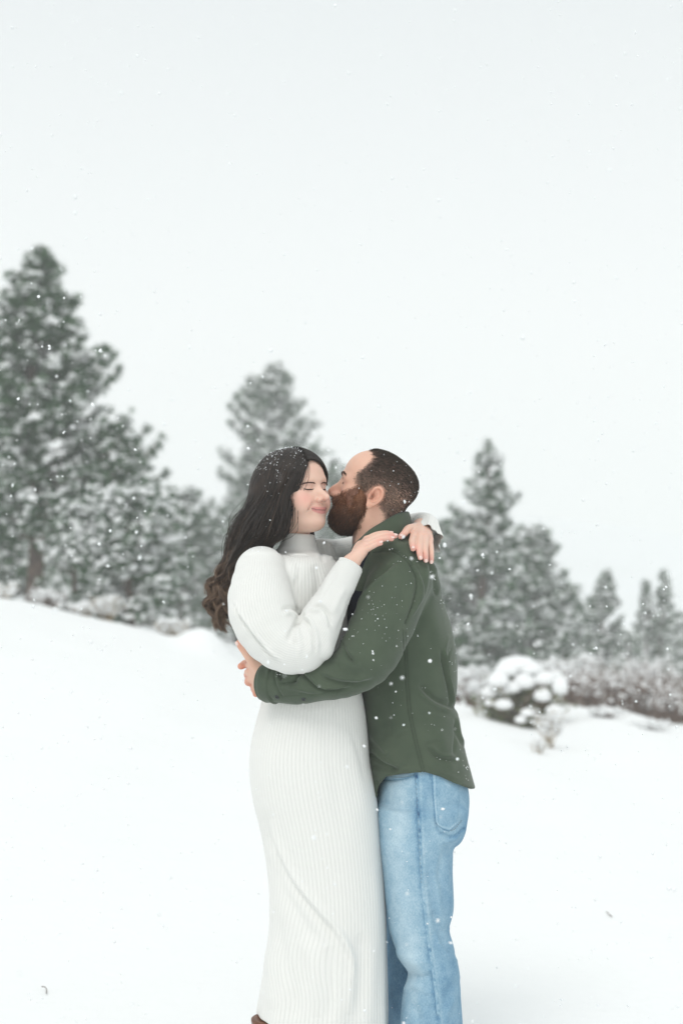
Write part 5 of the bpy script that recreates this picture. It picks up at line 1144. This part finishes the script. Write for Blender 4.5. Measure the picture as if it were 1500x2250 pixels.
patch('outseam', lambda U, V_: (np.interp(1695 + 553 * V_, sdp[:, 1], sdp[:, 0]) + 9 * U, 1695 + 553 * V_), 7, 200, .0016, lambda U, V_, P: .34 + .42 * np.exp(-(U / .16) ** 2) + .50 * np.clip(vnoise(P * [.2, .2, 1], 210, 7) + .1, 0, 1) * (U > .3) + .30 * np.exp(-((V_ - .035) / .02) ** 2) + .38 * np.exp(-((V_ - .16) / .035) ** 2) + .10 * vnoise(P, 60, 4), man)
def pf(U, V_): 
    X_ = 844 + (913 - 844) * U; return X_, np.interp(X_, [842, 870, 895, 914], [1705, 1703, 1699, 1694]) + 10 * V_
patch('front_pocket_hem', pf, 30, 6, .0018, lambda U, V_, P: .30 + .35 * np.exp(-((V_ - .9) / .15) ** 2) + .2 * (vnoise(P, 300, 3) > .2), man)
t = NT('seam_thread'); t.fin((.20, .24, .26), .7, spec=.2); M_thr = t.m
t = NT('copper_rivet'); t.fin((.30, .14, .07), .35, spec=.5, Metallic=.8); M_riv = t.m
for k_, (ln_, dx, dy) in enumerate([(pocket_f, 0, 3), (pocket_f, 0, 9), (pocket_b[1:], 3, -3), (side[:6], 3, 0)]):
    L_ = spline(np.array([(a_ + dx, b_ + dy) for a_, b_ in ln_], float), 60); P = on_jeans(L_); segs = np.array([[P[i] - (0, .0014, 0), P[i + 1] - (0, .0014, 0)] for i in range(0, 59, 2)])
    vv, ff = tubes(segs, .0007, 4); o = mesh_obj('stitching', vv, ff, M_thr, man); tag(o, kind='stuff')
P = on_jeans([(910, 1704)])[0]; vv, ff = tubes(np.array([[P + (0, .002, 0), P - (0, .002, 0)]]), .0042, 14); vv2 = ICO2[0] * [.0042, .0018, .0042] + P - (0, .002, 0) if 'ICO2' in globals() else vv
mesh_obj('rivet', ico(2)[0] * [.0042, .0022, .0042] + P - (0, .0014, 0), ico(2)[1], M_riv, man)
t = NT('tan_suede'); t.fin((.22, .14, .08), .8, spec=.2)
boot(950, -.05, 'shoe', t.m, man, .05, 2340, (-1, -.1)); boot(898, .12, 'shoe', t.m, man, .05, 2340, (-1, .1))

# ------------------------------------------------------------ snow caught on hair and clothes
rs = np.random.default_rng(91); I0 = ico(1)
t = NT('snow_crumbs'); t.fin((.93, .95, .97), .6, spec=.3); M_crumb = t.m
def crumbs(name, par, P, lo_, hi_):
    sz = np.clip(rs.lognormal(math.log((lo_ * hi_) ** .5), .4, (len(P), 1)), lo_ * .6, hi_ * 1.4) * rs.uniform(.6, 1.3, (len(P), 3)); v, f = scatter(I0[0], I0[1], P, sz, rand_rot(len(P)), .3)
    o = mesh_obj(name, v, f, M_crumb, par); tag(o, kind='stuff')
allp = cc[:, :12].reshape(-1, 3); up_ = HW.loc(allp.astype(np.float32)); zt_ = up_[:, 2]
pr = np.clip((zt_ - .03) / .075, 0, 1) ** 1.5 * (.35 + .65 * (vnoise(allp, 70, 4) > -.05)); k = rs.choice(len(allp), 300, p=pr / pr.sum()); P1 = allp[k] + HW.dirw(up_[k] / np.linalg.norm(up_[k], axis=1, keepdims=True)) * .0016 + rs.normal(0, .002, (300, 3))
allq = cc[:, 4:26].reshape(-1, 3); k = rs.choice(len(allq), 150); P2 = allq[k] + rs.normal(0, .003, (150, 3)) + (0, -.003, .001)
crumbs('snow_in_hair', woman, np.concatenate([P1, P2]), .0006, .0013)
v, q, n = MBm; p, nn = surf_sample(v, q, n, msk, 60, rs); crumbs('snow_in_hair', man, p + nn * .007, .0007, .0013)
L = None
def on_surf(f, cand, y0=-.32, steps=26):
    P = np.array([W(a_, b_, y0) for a_, b_ in cand], np.float32)
    for _ in range(steps):
        s_ = (P[:, 1] + D0_) ; dirv = P - np.array([0, CAM_Y, CAM_Z]); dirv /= np.linalg.norm(dirv, axis=1, keepdims=True)
        P = P + (dirv * np.clip(f(P), -.01, .08)[:, None] * .8).astype(np.float32)
    return P[np.abs(f(P)) < .003]
D0_ = -CAM_Y
cand = []
def ln_c(a_, b_, k_, w_): 
    t_ = rs.uniform(0, 1, (k_, 1)); return np.array(a_) * (1 - t_) + np.array(b_) * t_ + rs.normal(0, w_, (k_, 2))
cand.append(ln_c((945, 1240), (985, 1340), 40, 7)); cand.append(ln_c((985, 1340), (1000, 1480), 34, 6)); cand.append(ln_c((800, 1300), (870, 1400), 50, 26)); cand.append(ln_c((760, 1400), (785, 1380), 24, 6)); cand.append(ln_c((960, 1662), (1020, 1672), 14, 4)); cand.append(ln_c((1018, 1640), (1030, 1720), 20, 4)); cand.append(ln_c((585, 1462), (625, 1480), 16, 6)); cand.append(ln_c((860, 1210), (905, 1235), 10, 8)); cand.append(np.stack([rs.uniform(790, 1010, 60), rs.uniform(1230, 1720, 60)], 1)); cand.append(ln_c((1000, 1560), (925, 1600), 6, 14))
P = on_surf(f_shirt, np.concatenate(cand)); crumbs('snow_on_shirt', man, P - np.array([0, .001, 0]), .0006, .0013)
P = on_surf(f_jeans, np.stack([rs.uniform(850, 1010, 22), rs.uniform(1750, 2240, 22)], 1), -.2); crumbs('snow_on_jeans', man, P - np.array([0, .001, 0]), .0006, .0013)
P = on_surf(f_dress, ln_c((540, 1212), (600, 1198), 16, 3)); crumbs('snow_on_sleeve', woman, P, .0008, .0014)
